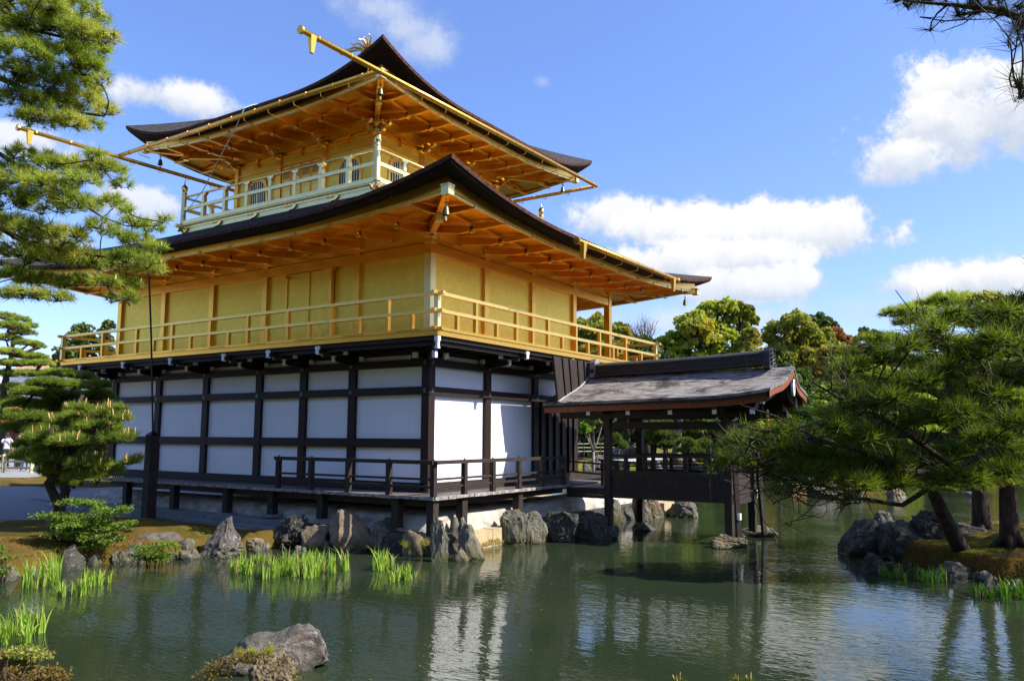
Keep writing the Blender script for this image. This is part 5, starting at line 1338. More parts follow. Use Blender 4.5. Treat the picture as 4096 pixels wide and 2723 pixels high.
# short moss and grass blades over the nearer banks
def moss(name, poly, n, L, mat, inner=.0):
    poly = np.array(poly); x0_, y0_ = poly.min(0); x1_, y1_ = poly.max(0)
    X = x0_+(x1_-x0_)*rng.random(n*3); Y = y0_+(y1_-y0_)*rng.random(n*3); k = (sdf(X, Y, poly) > inner) & (sdf(X, Y, GRAV) < -.03); X, Y = X[k][:n], Y[k][:n]
    Z = ground_h(X, Y)+.0; P = np.stack([X, Y, Z], 1); D = unit(np.tile([0, 0, 1.], (len(X), 1))+rng.normal(size=(len(X), 3))*.4)
    V, F_ = needle_mesh(P, D, L, 3, .012, .9); npmesh(name, V, F_, M[mat], kind='stuff')
M['mossblade'] = leafmat('moss_blades', (.13, .11, .015), (.30, .28, .04), .2, 2.2, (.30, .16, .05))
moss('moss', [(-2.2, 2.9), (-1.9, 5), (-1.8, 7.0), (-3.3, 7.9), (-4.4, 8.9), (-7.5, 10.6), (-9, 10), (-9.5, 5), (-6.6, 3.3), (-5, 3.45), (-4, 2.9)], 60000, .032, 'mossblade')
moss('moss', [(2.0, -11), (2.05, -10.1), (2.75, -9.3), (3.5, -8.65), (3.9, -8.1), (6.2, -7.8), (8, -9), (7, -11)], 40000, .035, 'mossblade')

# specks floating near the banks
pts_ = []
for (cu, cv, su, sv, n_) in ((900, 1330, 160, 25, 40), (350, 1330, 150, 25, 40), (1150, 1320, 80, 30, 30), (2100, 1370, 150, 20, 30), (700, 1480, 260, 50, 26), (1500, 1400, 300, 60, 24)):
    for _ in range(n_): pts_.append(atz(cu+random.gauss(0, su), cv+abs(random.gauss(0, sv)), WZ+.004))
pts_ = np.array([t for t in pts_ if gh(t[0], t[1]) < WZ-.1])
V, F_ = leaf_mesh(pts_, np.tile([0, 0, 1.], (len(pts_), 1)), .028, 1.0, .5); npmesh('floating_leaves', V, F_, M['dead'], kind='stuff')

# ------------------------------------------------------------------ shrubs
def shrub(name, label, padl, D, n, leaf, mat, cat='shrub', jit=.25, flatk=.45, group=None, base=None):
    pads = padsd(padl, D, jit); c0 = np.mean([p[0] for p in pads], 0); b = np.array(base if base is not None else (c0[0], c0[1], gh(c0[0], c0[1])))
    t = thing(name, label, cat, tuple(b), group); mb = MB()
    for c, rh, rv in pads: mb.tube(curve(b, c, .1, 6), [x_*min(1, D/14)**1.6 for x_ in (.03, .026, .02, .015, .01, .006)], 5)
    mb.build('stems', M['twig'], t)
    vol = np.array([rh*rh for _, rh, _ in pads]); cn = (n*vol/vol.sum()).astype(int); P = []; Nn = []; A = []; B = []
    for (c, rh, rv), m_ in zip(pads, cn):
        ns = max(4, m_//22); u = unit(rng.normal(size=(ns, 3))); u[:, 2] = np.abs(u[:, 2])*.9-.2; sp = c+u*np.array([rh, rh, rv])*(.5+.5*rng.random((ns, 1)))
        A.append(np.repeat(c[None], ns, 0)); B.append(sp); j = rng.integers(0, ns, m_)
        pp = sp[j]+rng.normal(size=(m_, 3))*np.array([.35, .35, .15])*max(leaf*2.6, .02); P.append(pp); Nn.append(unit(np.tile([0, 0, 1.], (m_, 1))+rng.normal(size=(m_, 3))*.5))
    V, F_ = twig_mesh(np.concatenate(A), np.concatenate(B), .004, .002); npmesh('twigs', V, F_, M['twig'], t)
    V, F_ = leaf_mesh(np.concatenate(P), np.concatenate(Nn), leaf, flatk, .5); npmesh('leaves', V, F_, M[mat], t); return t
shrub('leafy_shrub', 'spreading glossy green shrub in layers on the left moss bank', [(170, 1157, 40, 12), (215, 1160, 30, 10), (235, 1175, 30, 9), (285, 1170, 22, 7), (120, 1187, 35, 9), (165, 1190, 45, 12), (210, 1195, 40, 12), (265, 1180, 35, 9), (175, 1205, 60, 12), (225, 1215, 50, 12), (290, 1205, 28, 8), (155, 1225, 45, 12), (200, 1235, 55, 14), (250, 1240, 40, 14), (275, 1215, 30, 10), (215, 1255, 45, 10), (150, 1235, 25, 8)], 14.6, 11000, .05, 'leaf_shrub', jit=.35, base=(-5.25, 4.4, -.02))
shrub('small_shrub', 'low bright green bush at the water below the flat slab', [(330, 1262, 25, 9), (365, 1258, 25, 10), (350, 1275, 35, 9), (390, 1255, 18, 10), (375, 1278, 20, 7), (405, 1262, 14, 8), (340, 1288, 30, 7), (375, 1288, 26, 6), (320, 1280, 20, 8)], 14.2, 2600, .045, 'leaf_shrub', jit=.15)
shrub('small_shrub', 'small leafy bush at the left frame edge by the pale rock', [(5, 1268, 14, 10), (12, 1285, 12, 8), (0, 1300, 12, 8), (8, 1312, 14, 9), (0, 1325, 14, 8)], 12.6, 500, .045, 'leaf_shrub', jit=.1)
shrub('azalea_bush', 'pale green and reddish azalea bush in the lower left corner', [(40, 1500, 40, 14), (90, 1515, 35, 12), (30, 1530, 45, 16), (10, 1510, 30, 14), (95, 1545, 40, 16), (40, 1560, 60, 20)], 6.6, 5200, .035, 'leaf_lime', jit=.2) if False else None
M['leaf_lime'] = leafmat('pale_azalea_leaves', (.16, .19, .04), (.38, .38, .08), .3, 9, (.25, .10, .05))
shrub('azalea_bush', 'pale green azalea bush with small leaves in the lower left corner', [(40, 1502, 40, 12), (85, 1512, 30, 10), (30, 1530, 45, 14), (5, 1512, 30, 12), (40, 1555, 60, 18)], 6.6, 6000, .030, 'leaf_lime', jit=.2, base=(-10.2, -4.6, 0))
shrub('fern_patch', 'reddish brown ferns right of the azalea bush', [(105, 1548, 32, 10), (135, 1560, 25, 10), (70, 1565, 40, 10), (20, 1548, 20, 8)], 6.3, 2400, .028, 'leaf_red', cat='fern', jit=.15, base=(-10.2, -4.8, 0))

# ------------------------------------------------------------------ pines
# left foreground branches (the tree stands left of the frame)
def P3(lst, D): return [atd(u, v, (q[0] if q else D)) for (u, v, *q) in lst]
lp_pads = [(70, 22, 90, 36), (160, 30, 80, 32), (20, 70, 60, 40), (120, 85, 90, 38), (190, 75, 50, 28), (245, 92, 34, 20), (215, 118, 40, 20), (60, 130, 60, 30), (150, 140, 70, 30), (200, 160, 45, 24),
  (30, 175, 50, 30), (110, 190, 60, 26), (180, 200, 50, 24), (235, 188, 18, 14), (60, 235, 55, 26), (130, 245, 55, 26), (195, 240, 50, 26), (245, 255, 26, 18), (90, 275, 50, 16), (160, 280, 45, 14), (205, 285, 30, 14),
  (75, 362, 55, 18), (115, 378, 30, 18), (170, 385, 50, 18), (215, 360, 26, 16), (240, 395, 48, 26), (262, 382, 22, 16), (280, 425, 22, 16), (190, 415, 40, 16), (40, 390, 40, 20),
  (50, 425, 60, 30), (120, 430, 55, 26), (30, 470, 50, 36), (100, 475, 60, 32), (160, 465, 40, 26), (200, 475, 34, 22), (260, 470, 34, 20), (295, 490, 22, 12), (310, 515, 34, 14), (345, 525, 30, 13), (375, 505, 18, 14),
  (30, 530, 50, 34), (90, 540, 60, 34), (150, 545, 50, 26), (235, 530, 36, 26), (280, 545, 28, 18), (320, 560, 40, 20), (360, 570, 26, 12), (60, 590, 60, 34), (130, 590, 60, 34), (190, 600, 50, 30), (240, 610, 44, 26), (290, 600, 40, 24), (335, 620, 40, 24), (350, 600, 24, 16),
  (40, 640, 50, 24), (100, 650, 50, 22), (180, 650, 40, 18), (240, 650, 30, 16), (290, 655, 34, 24), (300, 690, 26, 24), (50, 680, 50, 14), (120, 685, 40, 14), (255, 690, 18, 14)]
lp_p = padsd([(a, b, c*1.12, d*1.2) for a, b, c, d in lp_pads], 7.6, .6)+padsd([(-90, 60, 90, 50), (-100, 200, 90, 60), (-110, 360, 90, 60), (-90, 520, 100, 70), (-200, 620, 100, 60), (-220, 120, 120, 60), (-200, 420, 120, 70)], 7.8, .5)
limbL = [(P3([(-330, 240), (-120, 150), (0, 180), (55, 205), (110, 230), (150, 250), (200, 262), (240, 268)], 7.6), .035), (P3([(-300, 300), (-150, 310), (0, 355), (60, 395), (120, 400), (180, 395), (230, 385)], 7.8), .03),
   (P3([(-300, 420), (-120, 480), (0, 525), (60, 560), (140, 575), (230, 590), (330, 600)], 7.5), .035), (P3([(-330, 80), (-120, 40), (0, 55), (80, 70), (160, 90), (240, 95)], 7.5), .03), (P3([(120, 400), (190, 470), (235, 500), (290, 520), (370, 520)], 7.6), .014)]
pine('pine_tree', 'sunlit pine with long needles and orange buds reaching in from the left frame edge', P3([(-420, 1300), (-410, 900), (-380, 500), (-330, 240), (-300, 20)], 7.8), .20, lp_p, 5200, .100, 26, .0058, 'needle', limbs=limbL, tw=.0032, buds=420, budL=.035, limb_r=.07, spread=1.15)
# mid left garden pines
b_ = ground_at(150, 15.6)
pine('pine_tree', 'layered garden pine in front of the left end of the white wall', [b_, b_+(.05, .1, .45), b_+(-.2, .1, .9), b_+(.15, 0, 1.5), b_+(.1, .1, 2.1), b_+(.3, 0, 2.6)], .12,
  padsd([(200, 958, 50, 16), (255, 950, 34, 14), (225, 985, 55, 14), (275, 965, 26, 10), (150, 972, 40, 12), (110, 1008, 50, 13), (165, 1018, 50, 14), (215, 1008, 50, 15), (262, 1010, 40, 13), (298, 1003, 24, 8), (120, 1035, 40, 10), (60, 1052, 36, 12), (110, 1062, 46, 15), (165, 1062, 40, 14), (205, 1068, 50, 15), (250, 1082, 34, 12), (300, 1065, 22, 8), (318, 1055, 12, 6), (140, 1092, 38, 10), (185, 1098, 38, 10), (160, 1112, 30, 8), (215, 1095, 30, 8), (110, 1085, 26, 8), (180, 940, 26, 8), (280, 940, 14, 6)], 15.6, .6, kv=1.35), 3800, .15, 18, .0105, 'needle_mid', tw=.006, buds=330, budL=.12, limb_r=.4)
b_ = ground_at(140, 18.6)
pine('pine_tree', 'broad cloud pruned pine behind the layered garden pine', [b_, b_+(.2, 0, .7), b_+(-.15, 0, 1.5), b_+(.25, .1, 2.2), b_+(.15, 0, 2.9)], .13,
  padsd([(110, 884, 46, 9), (168, 890, 44, 9), (228, 888, 30, 9), (90, 905, 60, 10), (165, 915, 60, 10), (228, 912, 36, 10), (55, 932, 46, 9), (130, 938, 60, 10), (200, 940, 50, 11), (245, 948, 26, 12), (70, 962, 60, 10), (140, 968, 60, 10), (250, 985, 26, 14), (45, 988, 46, 10), (110, 990, 50, 10), (245, 1015, 26, 14), (140, 862, 40, 7), (190, 868, 30, 7), (95, 1025, 60, 14), (180, 1035, 60, 14)], 18.6, .9, kv=1.6), 5600, .125, 24, .0125, 'needle_mid', tw=.008, limb_r=.45)
b_ = ground_at(4, 44)
pine('pine_tree', 'tall reddish trunked pine at the left frame edge', [b_, b_+(.2, 0, 2), b_+(-.1, 0, 4), b_+(.3, .2, 6), b_+(.2, 0, 7.2)], .26,
  padsd([(10, 730, 30, 9), (45, 738, 26, 9), (25, 752, 40, 9), (70, 752, 20, 6), (55, 768, 28, 8), (15, 780, 34, 9), (62, 792, 34, 7), (90, 800, 16, 6), (20, 812, 34, 9), (70, 822, 40, 8), (40, 838, 46, 9), (95, 838, 30, 7), (20, 862, 40, 9), (75, 862, 40, 8), (120, 858, 20, 6), (30, 892, 46, 8), (90, 905, 40, 8), (20, 920, 40, 9), (60, 948, 46, 9), (15, 955, 30, 9)], 44, 1.2, kv=1.3), 3800, .20, 24, .022, 'needle', tw=.018, bark='bark_red' if 'bark_red' in M else 'bark', limb_r=.45)
# islet pines
t1 = [atd(u, v, D) for u, v, D in ((2218, 1272, 14.2), (2198, 1235, 14.1), (2178, 1195, 14.0), (2160, 1155, 13.9), (2140, 1110, 13.8), (2128, 1060, 13.7), (2150, 1000, 13.6), (2180, 920, 13.4), (2190, 820, 13.2))]
isl_pads = [(2090, 720, 60, 11), (2140, 705, 50, 10), (2190, 690, 50, 12), (2255, 695, 60, 14), (2320, 705, 60, 14), (2390, 720, 60, 16), (2120, 740, 60, 10), (2200, 738, 60, 14), (2280, 745, 70, 16), (2350, 760, 70, 18), (2420, 780, 60, 20),
  (2020, 780, 50, 10), (2070, 790, 60, 13), (2140, 790, 60, 15), (2210, 795, 70, 16), (2290, 800, 70, 18), (2360, 815, 60, 18), (1990, 812, 50, 12), (2060, 830, 60, 14), (2130, 840, 70, 16), (2210, 850, 70, 18), (2290, 860, 70, 18), (2370, 870, 70, 20),
  (1960, 850, 50, 12), (2020, 870, 60, 14), (2090, 890, 70, 16), (2170, 900, 70, 18), (2250, 910, 70, 18), (2330, 920, 70, 20), (1950, 895, 40, 12), (1990, 915, 60, 15), (2070, 935, 70, 17), (2150, 950, 70, 18), (2240, 960, 70, 18), (2320, 975, 70, 20),
  (1915, 950, 44, 13), (1960, 960, 60, 15), (2030, 975, 60, 15), (2110, 990, 60, 16), (2200, 1005, 60, 16), (2290, 1020, 60, 16), (2350, 1030, 50, 18), (1890, 990, 50, 13), (1950, 1005, 60, 13), (2030, 1025, 60, 14), (2120, 1040, 60, 12), (2330, 1075, 50, 12), (2040, 1060, 60, 12), (2140, 1070, 60, 12), (2230, 1070, 60, 14), (1960, 1045, 50, 12), (2270, 1100, 60, 12), (2190, 1105, 50, 10), (2000, 1100, 50, 9), (2080, 1112, 46, 8), (2160, 1122, 40, 8), (2240, 1122, 50, 9), (2305, 1112, 50, 10)]
limbR = [([atd(u, v, 13.6) for u, v in ((2143, 1118), (2115, 1140), (2078, 1163), (2040, 1158), (1990, 1148), (1940, 1150), (1890, 1146), (1840, 1138), (1790, 1115))], .05),
  ([atd(u, v, 13.5) for u, v in ((2130, 1070), (2080, 1050), (2000, 1030), (1930, 1015), (1860, 990))], .05), ([atd(u, v, 13.4) for u, v in ((2140, 1030), (2220, 980), (2300, 930), (2380, 880))], .07),
  ([atd(u, v, 13.3) for u, v in ((2180, 920), (2100, 880), (2020, 850), (1950, 840))], .05), ([atd(u, v, 13.3) for u, v in ((2185, 860), (2250, 800), (2330, 760))], .05), ([atd(u, v, 13.3) for u, v in ((2190, 820), (2150, 770), (2100, 735))], .04)]
pine('pine_tree', 'leaning pine on the islet whose crown fills the right side', t1, .145, padsd(isl_pads, 13.5, .7, kv=1.35), 8000, .125, 28, .009, 'needle', limbs=limbR, tw=.006, buds=120, budL=.06, limb_r=.2)
for (u, v, D, lab, tw_) in ((2262, 1222, 16.5, 'middle pine trunk standing on the islet', .20), (2328, 1252, 14.2, 'thick pine trunk rising at the right edge of the islet', .185)):
    b_ = atd(u, v, D); T_ = [b_+(0, 0, -.15), b_+(.0, 0, .25), b_+(.03, 0, .9), b_+(.08, -.05, 1.8), b_+(.2, -.2, 2.8), b_+(.4, -.4, 3.5)]
    t = pine('pine_tree', lab, T_, tw_, [(T_[5]+np.array([a, b, c]), .8, .25) for a, b, c in ((0, 0, .2), (.9, -.6, 0), (-.8, .3, -.2), (.3, .9, -.3), (1.2, -1.5, .3), (.2, -1.2, -.4))], 420, .12, 22, .009, 'needle', tw=.006)
    mb = MB()
    for k in range(6):
        a = k*1.05; mb.tube([b_+(0, 0, .22), b_+(math.cos(a)*tw_*1.1, math.sin(a)*tw_*1.1, .03), b_+(math.cos(a)*tw_*2.2, math.sin(a)*tw_*2.2, -.12)], [tw_*.5, tw_*.32, tw_*.15], 6)
    mb.build('roots', M['bark'], t, smooth=True)
b_ = np.array([5.6, -14.2, gh(5.6, -14.2)])  # unseen pine added off frame so its crown shades the islet
pine('pine_tree', 'unseen islet pine added outside the right frame edge to shade the islet', [b_, b_+(.1, 0, 1), b_+(0, .1, 2.5), b_+(.2, 0, 4.2), b_+(.2, .2, 6)], .22,
  [(b_+np.array([a, b, c]), r, .35) for a, b, c, r in ((0, 0, 6.4, 1.6), (1.6, .8, 5.6, 1.5), (-1.5, .5, 5.4, 1.5), (.4, 1.8, 5.0, 1.5), (.2, -1.6, 5.5, 1.5), (2.6, -.6, 4.6, 1.4), (-2.4, -.4, 4.4, 1.4), (1.8, 2.2, 4.2, 1.2), (-1.6, 2.0, 4.0, 1.2), (-.6, .6, 4.6, 1.6), (3.4, 1.2, 3.8, 1.1))], 3000, .14, 20, .016, 'needle_mid', tw=.008)
# right foreground pine: trunk outside the frame, dark limbs sweeping in
fpads = []
for q in [(2310, 720, 40, 22), (2345, 690, 30, 22), (2250, 735, 36, 20), (2200, 725, 34, 22), (2150, 760, 36, 20), (2090, 800, 40, 22), (2040, 830, 40, 20), (1990, 800, 26, 18), (1960, 850, 40, 20),
          (2300, 790, 50, 26), (2240, 820, 50, 24), (2180, 860, 50, 26), (2110, 880, 50, 24), (2050, 920, 50, 22), (1980, 930, 40, 20), (1930, 910, 30, 20),
          (2330, 880, 50, 26), (2270, 910, 50, 26), (2200, 950, 50, 24), (2130, 970, 50, 24), (2060, 1000, 50, 22), (1990, 1010, 50, 20), (1920, 985, 46, 20), (1850, 1000, 44, 20), (1790, 990, 34, 16), (1740, 1005, 32, 16), (1700, 975, 24, 14),
          (2340, 980, 44, 26), (2280, 1010, 50, 24), (2200, 1040, 46, 20), (2120, 1050, 46, 18), (2040, 1065, 46, 16), (1960, 1065, 46, 18), (2300, 1085, 50, 20), (2220, 1100, 50, 18), (2140, 1105, 50, 18), (2060, 1110, 50, 16), (1980, 1115, 46, 14), (2340, 1050, 44, 22), (1880, 1050, 46, 16), (1810, 1035, 44, 16), (1750, 1030, 36, 16), (1700, 1015, 30, 16), (1680, 1060, 24, 12), (1760, 1070, 36, 13), (1840, 1085, 40, 12), (1920, 1100, 40, 10)]:
    fpads.append((q[0], q[1], q[2]*1.05, q[3]*1.15))
fl = [([atd(u, v, D) for u, v, D in ((2560, 880, 5.4), (2450, 940, 5.4), (2359, 985, 5.3), (2280, 1040, 5.2), (2210, 1085, 5.1), (2150, 1095, 5.0), (2080, 1085, 5.0), (1990, 1080, 5.0), (1900, 1075, 5.0), (1820, 1055, 5.0), (1740, 1010, 5.0))], .045),
      ([atd(u, v, D) for u, v, D in ((2210, 1085, 5.1), (2120, 1020, 5.0), (2030, 960, 4.9), (1960, 930, 4.9), (1870, 880, 4.9))], .022), ([atd(u, v, D) for u, v, D in ((2359, 985, 5.3), (2280, 900, 5.2), (2210, 830, 5.1), (2150, 780, 5.1))], .025),
      ([atd(u, v, D) for u, v, D in ((2450, 940, 5.4), (2380, 840, 5.3), (2320, 760, 5.2), (2300, 700, 5.2))], .025), ([atd(u, v, D) for u, v, D in ((2080, 1085, 5.0), (1980, 1040, 4.9), (1880, 1010, 4.9), (1790, 960, 4.9), (1700, 930, 4.9))], .016),
      ([atd(u, v, D) for u, v, D in ((2150, 1095, 5.0), (2050, 1125, 5.0), (1950, 1130, 5.0), (1850, 1110, 5.0), (1760, 1075, 5.0))], .014)]
out_r = padsd([(2460, 760, 120, 50), (2520, 900, 120, 50), (2450, 620, 100, 40), (2620, 700, 140, 60), (2700, 850, 140, 60), (2560, 1000, 110, 40), (2750, 560, 150, 60), (2600, 460, 140, 50), (2860, 760, 160, 70), (2480, 1060, 90, 30)], 5.6, .6)
Tt = [atd(u, v, D) for u, v, D in ((2900, 2100, 5.9), (2880, 1600, 5.8), (2800, 1200, 5.7), (2740, 900, 5.6), (2700, 600, 5.6), (2720, 250, 5.6))]
pine('pine_tree', 'dark pine with very long needles reaching in low from the right frame edge', Tt, .17, padsd(fpads, 5.0, .45)+out_r, 4200, .130, 17, .0066, 'needle_dark', limbs=fl, tw=.0035, buds=100, budL=.03, limb_r=.05, budmat=M['twig'], spread=1.25, bare=46, clear=lambda t: (t[0] < 1905 and t[1] < 962) or (t[1] < 665 and t[0] < 2375) or (t[0] < 2040 and t[1] < 770))
# overhanging branch at the top right
ob_pads = [(2060, -2, 26, 14, 3.2), (2095, 8, 24, 12, 3.2), (2140, -5, 30, 12, 3.2), (2180, -10, 30, 12, 3.2), (2230, 10, 24, 10, 3.2), (2210, 35, 14, 8, 3.2), (2250, 28, 18, 10, 3.2), (2300, -5, 30, 14, 3.2), (2340, 20, 20, 14, 3.2), (2300, 30, 20, 8, 3.2), (2350, 60, 12, 12, 3.2),
            (2345, 190, 10, 8, 2.6), (2352, 222, 8, 8, 2.6), (2400, 60, 60, 40, 3.2), (2420, 180, 50, 40, 3.0), (2480, -60, 80, 50, 3.3), (2300, -80, 90, 40, 3.3), (2150, -70, 80, 30, 3.3)]
ol = [([atd(u, v, 3.2) for u, v in ((2600, 120), (2420, 80), (2350, 40), (2300, 22), (2250, 18), (2200, 12), (2150, 8), (2080, 2))], .018), ([atd(u, v, 2.8) for u, v in ((2600, 120), (2440, 240), (2380, 232), (2352, 210), (2340, 195))], .012)]
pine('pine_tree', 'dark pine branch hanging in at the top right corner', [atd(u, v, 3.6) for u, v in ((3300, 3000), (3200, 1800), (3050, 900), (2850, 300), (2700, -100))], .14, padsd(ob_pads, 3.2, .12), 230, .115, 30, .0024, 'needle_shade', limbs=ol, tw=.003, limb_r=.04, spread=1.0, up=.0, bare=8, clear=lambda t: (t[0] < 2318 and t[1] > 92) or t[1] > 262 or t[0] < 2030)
# tips of a small pine at the bottom frame edge
pine('pine_sapling', 'pine shoot tips poking up at the bottom frame edge', [atd(1630, 1900, 4.4), atd(1630, 1700, 4.4), atd(1625, 1620, 4.4)], .02, padsd([(1562, 1568, 14, 6, 4.4), (1700, 1572, 10, 5, 4.4), (1730, 1570, 12, 5, 4.4), (1600, 1595, 20, 8, 4.4)], 4.4, .05), 10, .06, 46, .0028, 'needle_dark', cat='pine sapling', tw=.003, buds=12, budL=.035)

# ------------------------------------------------------------------ far shore and background trees
G1 = 'trees beyond the pond'
def T(kind, label, blobs, D, n, leaf, mat, u=None, tr=.35, **kw):
    bl = blobsd(blobs, D, 1.5); u = u if u is not None else sum(b[0] for b in blobs)/len(blobs)
    return leaf_tree(kind, label, ground_at(u, D), bl, n, leaf, mat, tr=tr, group=G1, **kw)
T('camphor_tree', 'large light green camphor tree right of the gold gallery', [(1560, 800, 34), (1600, 760, 40), (1640, 745, 42), (1610, 800, 48), (1665, 800, 46), (1565, 850, 44), (1620, 860, 50), (1690, 850, 42), (1530, 800, 24), (1640, 715, 22), (1675, 710, 22), (1545, 890, 50), (1660, 900, 50)], 72, 30000, .34, 'leaf_camphor', u=1620, tr=.8)
T('camphor_tree', 'golden tipped tree top leaning right of the large camphor', [(1715, 722, 20), (1730, 740, 17), (1700, 712, 16), (1712, 755, 13), (1690, 740, 14)], 74, 6000, .32, 'leaf_olive', u=1690, tr=.4)
T('camphor_tree', 'small round golden green tree between two larger ones', [(1725, 790, 24), (1735, 830, 32), (1715, 850, 36), (1745, 870, 34), (1728, 770, 16)], 70, 9000, .32, 'leaf_olive', u=1730)
T('evergreen_tree', 'tall olive tree behind the fishing deck ridge', [(1800, 780, 38), (1840, 755, 38), (1875, 790, 42), (1820, 810, 42), (1790, 840, 40), (1860, 850, 50), (1900, 830, 34)], 74, 19000, .34, 'leaf_olive', u=1840, tr=.6)
T('evergreen_tree', 'flat topped dark tree standing behind the olive tree', [(1870, 745, 16), (1890, 742, 20), (1912, 750, 16), (1900, 765, 20)], 90, 2600, .40, 'leaf_dark', u=1890)
T('maple_tree', 'orange leaved tree top on the skyline', [(1925, 775, 20), (1945, 790, 20), (1905, 785, 15), (1970, 800, 14)], 84, 2400, .34, 'leaf_orange', u=1930)
T('evergreen_tree', 'sparse blue green tree on the skyline at right', [(1990, 765, 11), (2015, 772, 12), (1975, 780, 8), (2035, 790, 13), (2005, 790, 10)], 92, 900, .34, 'leaf_dark', u=2000)
T('evergreen_tree', 'golden olive tree below the orange tree', [(1930, 830, 38), (1975, 850, 38), (1900, 870, 38), (1950, 890, 44), (2010, 850, 34), (1990, 900, 40)], 70, 16000, .32, 'leaf_olive', u=1940)
T('evergreen_tree', 'dark glossy tree behind the gable of the fishing deck', [(1810, 880, 38), (1850, 900, 42), (1800, 920, 36), (1880, 930, 36), (1840, 950, 36)], 62, 11000, .30, 'leaf_dark', u=1840)
T('evergreen_tree', 'olive tree behind the veranda column on the left side', [(1345, 760, 24), (1375, 750, 26), (1360, 790, 34), (1340, 830, 36), (1385, 830, 34)], 76, 11000, .32, 'leaf_olive', u=1365)
T('evergreen_tree', 'golden green tree behind the veranda column on the right side', [(1430, 765, 20), (1445, 790, 26), (1420, 810, 32), (1460, 830, 34), (1435, 850, 36)], 74, 11000, .32, 'leaf_olive', u=1440)
T('evergreen_tree', 'dark broad tree below the bare tree', [(1490, 810, 34), (1500, 860, 44), (1470, 880, 44), (1530, 850, 38), (1420, 890, 40)], 66, 14000, .32, 'leaf_dark', u=1490)
G_ = [('dark hedge tree behind the far lawn %s', 62)]
for k, (u, w_) in enumerate(((1345, 'by the building edge'), (1420, 'behind the crowd'), (1500, 'left of the tall trunk'), (1580, 'right of the tall trunk'), (1660, 'behind the end post'), (1740, 'beyond the fishing deck gable'))):
    T('evergreen_tree', 'dark evergreen behind the far lawn '+w_, [(u-30, 930, 34), (u+25, 925, 36), (u, 960, 38), (u-25, 985, 30), (u+30, 985, 30), (u, 900, 30)], 70+2*(k % 2), 8000, .32, 'leaf_dark', u=u)
for k, (u, v, m_, w_) in enumerate(((2050, 880, 'leaf_camphor', 'bright green tree behind the pine crown at right'), (2150, 890, 'leaf_dark', 'dark tree behind the pine crown'), (2250, 880, 'leaf_olive', 'olive tree behind the pine crown'), (2350, 880, 'leaf_dark', 'dark tree at the right frame edge'), (2460, 860, 'leaf_olive', 'olive tree outside the right frame edge'), (2600, 850, 'leaf_dark', 'dark tree far outside the right frame edge'))):
    T('evergreen_tree', w_, [(u-40, v, 40), (u+30, v-20, 42), (u, v+40, 50), (u-50, v+60, 46), (u+50, v+60, 46), (u, v+95, 40)], 66+3*(k % 3), 6500, .38, m_, u=u)
T('fresh_green_tree', 'bright spring green tree between the gable and the pine', [(1900, 910, 20), (1880, 935, 26), (1920, 940, 26), (1860, 960, 22), (1900, 970, 30)], 52, 3600, .24, 'leaf_light', u=1895)
T('maple_tree', 'light green maple seen left of the fishing deck post', [(1355, 935, 24), (1385, 925, 22), (1340, 960, 22), (1375, 965, 22), (1405, 945, 18), (1350, 990, 16)], 52, 3400, .20, 'leaf_light', u=1366, tr=.13, bark='bark_light')
T('maple_tree', 'bright green maple high under the fishing deck roof', [(1440, 925, 24), (1475, 935, 22), (1430, 955, 18)], 58, 2200, .20, 'leaf_light', u=1450, tr=.12)
T('maple_tree', 'reddish maple foliage beside the tall trunk', [(1500, 940, 14), (1535, 945, 13), (1560, 950, 13), (1520, 990, 12), (1580, 985, 12)], 62, 1500, .2, 'leaf_orange', u=1535, tr=.1)
T('camellia_tree', 'glossy pale flecked bush tree right of the tall trunk', [(1620, 960, 24), (1650, 955, 24), (1635, 985, 26), (1660, 985, 22), (1610, 990, 18)], 60, 3600, .16, 'leaf_shrub', u=1635, tr=.1)
# shore thicket filling the far side of the pond
for k in range(15):
    u = 1690+k*62; D_ = 50+(k % 3)*3
    T('shore_shrub', 'dense shore shrub beyond the pond, '+['just right of the fishing deck', 'below the cloud pine', 'left of the shore pine', 'behind the shore pine', 'right of the shore pine', 'behind the small islet', 'left of the leaning pine', 'behind the leaning pine', 'right of the leaning pine', 'left of the middle trunk', 'behind the thick trunk', 'at the right frame edge', 'just outside the frame', 'further outside the frame', 'furthest outside the frame'][k],
      [(u-22, 1040, 26), (u+20, 1035, 28), (u, 1062, 26), (u-28, 1070, 20), (u+28, 1068, 20), (u, 1010, 26), (u-20, 985, 26), (u+22, 980, 28), (u, 955, 26)], D_, 6500, .26, ['leaf_dark', 'leaf_olive', 'leaf_camphor', 'leaf_dark'][k % 4], u=u, tr=.12, cat='shrub' if True else '')
# bare tree
bt = thing('bare_tree', 'leafless tree with thin upswept branches on the skyline', 'tree', tuple(ground_at(1480, 72)), G1)
tm = MB(); root = atd(1484, 830, 72); tm.tube([ground_at(1480, 72), root, atd(1482, 790, 72)], [.22, .16, .13], 6)
A = []; B = []
for k in range(12):
    e_ = atd(1452+k*5.2+random.gauss(0, 2), 742+abs(k-6)*2.5+random.random()*8, 72); q = curve(atd(1483, 800, 72), e_, .08, 7); tm.tube(q, [.09, .075, .06, .05, .04, .03, .015], 4)
    for p in q[2:]:
        for _ in range(3): A.append(p); B.append(p+np.array([random.gauss(0, .45), random.gauss(0, .45), .4+random.random()*.7]))
tm.build('trunk', M['twig'], bt); V, F_ = twig_mesh(np.array(A), np.array(B), .016, .008); npmesh('branches', V, F_, M['bark_light'], bt)
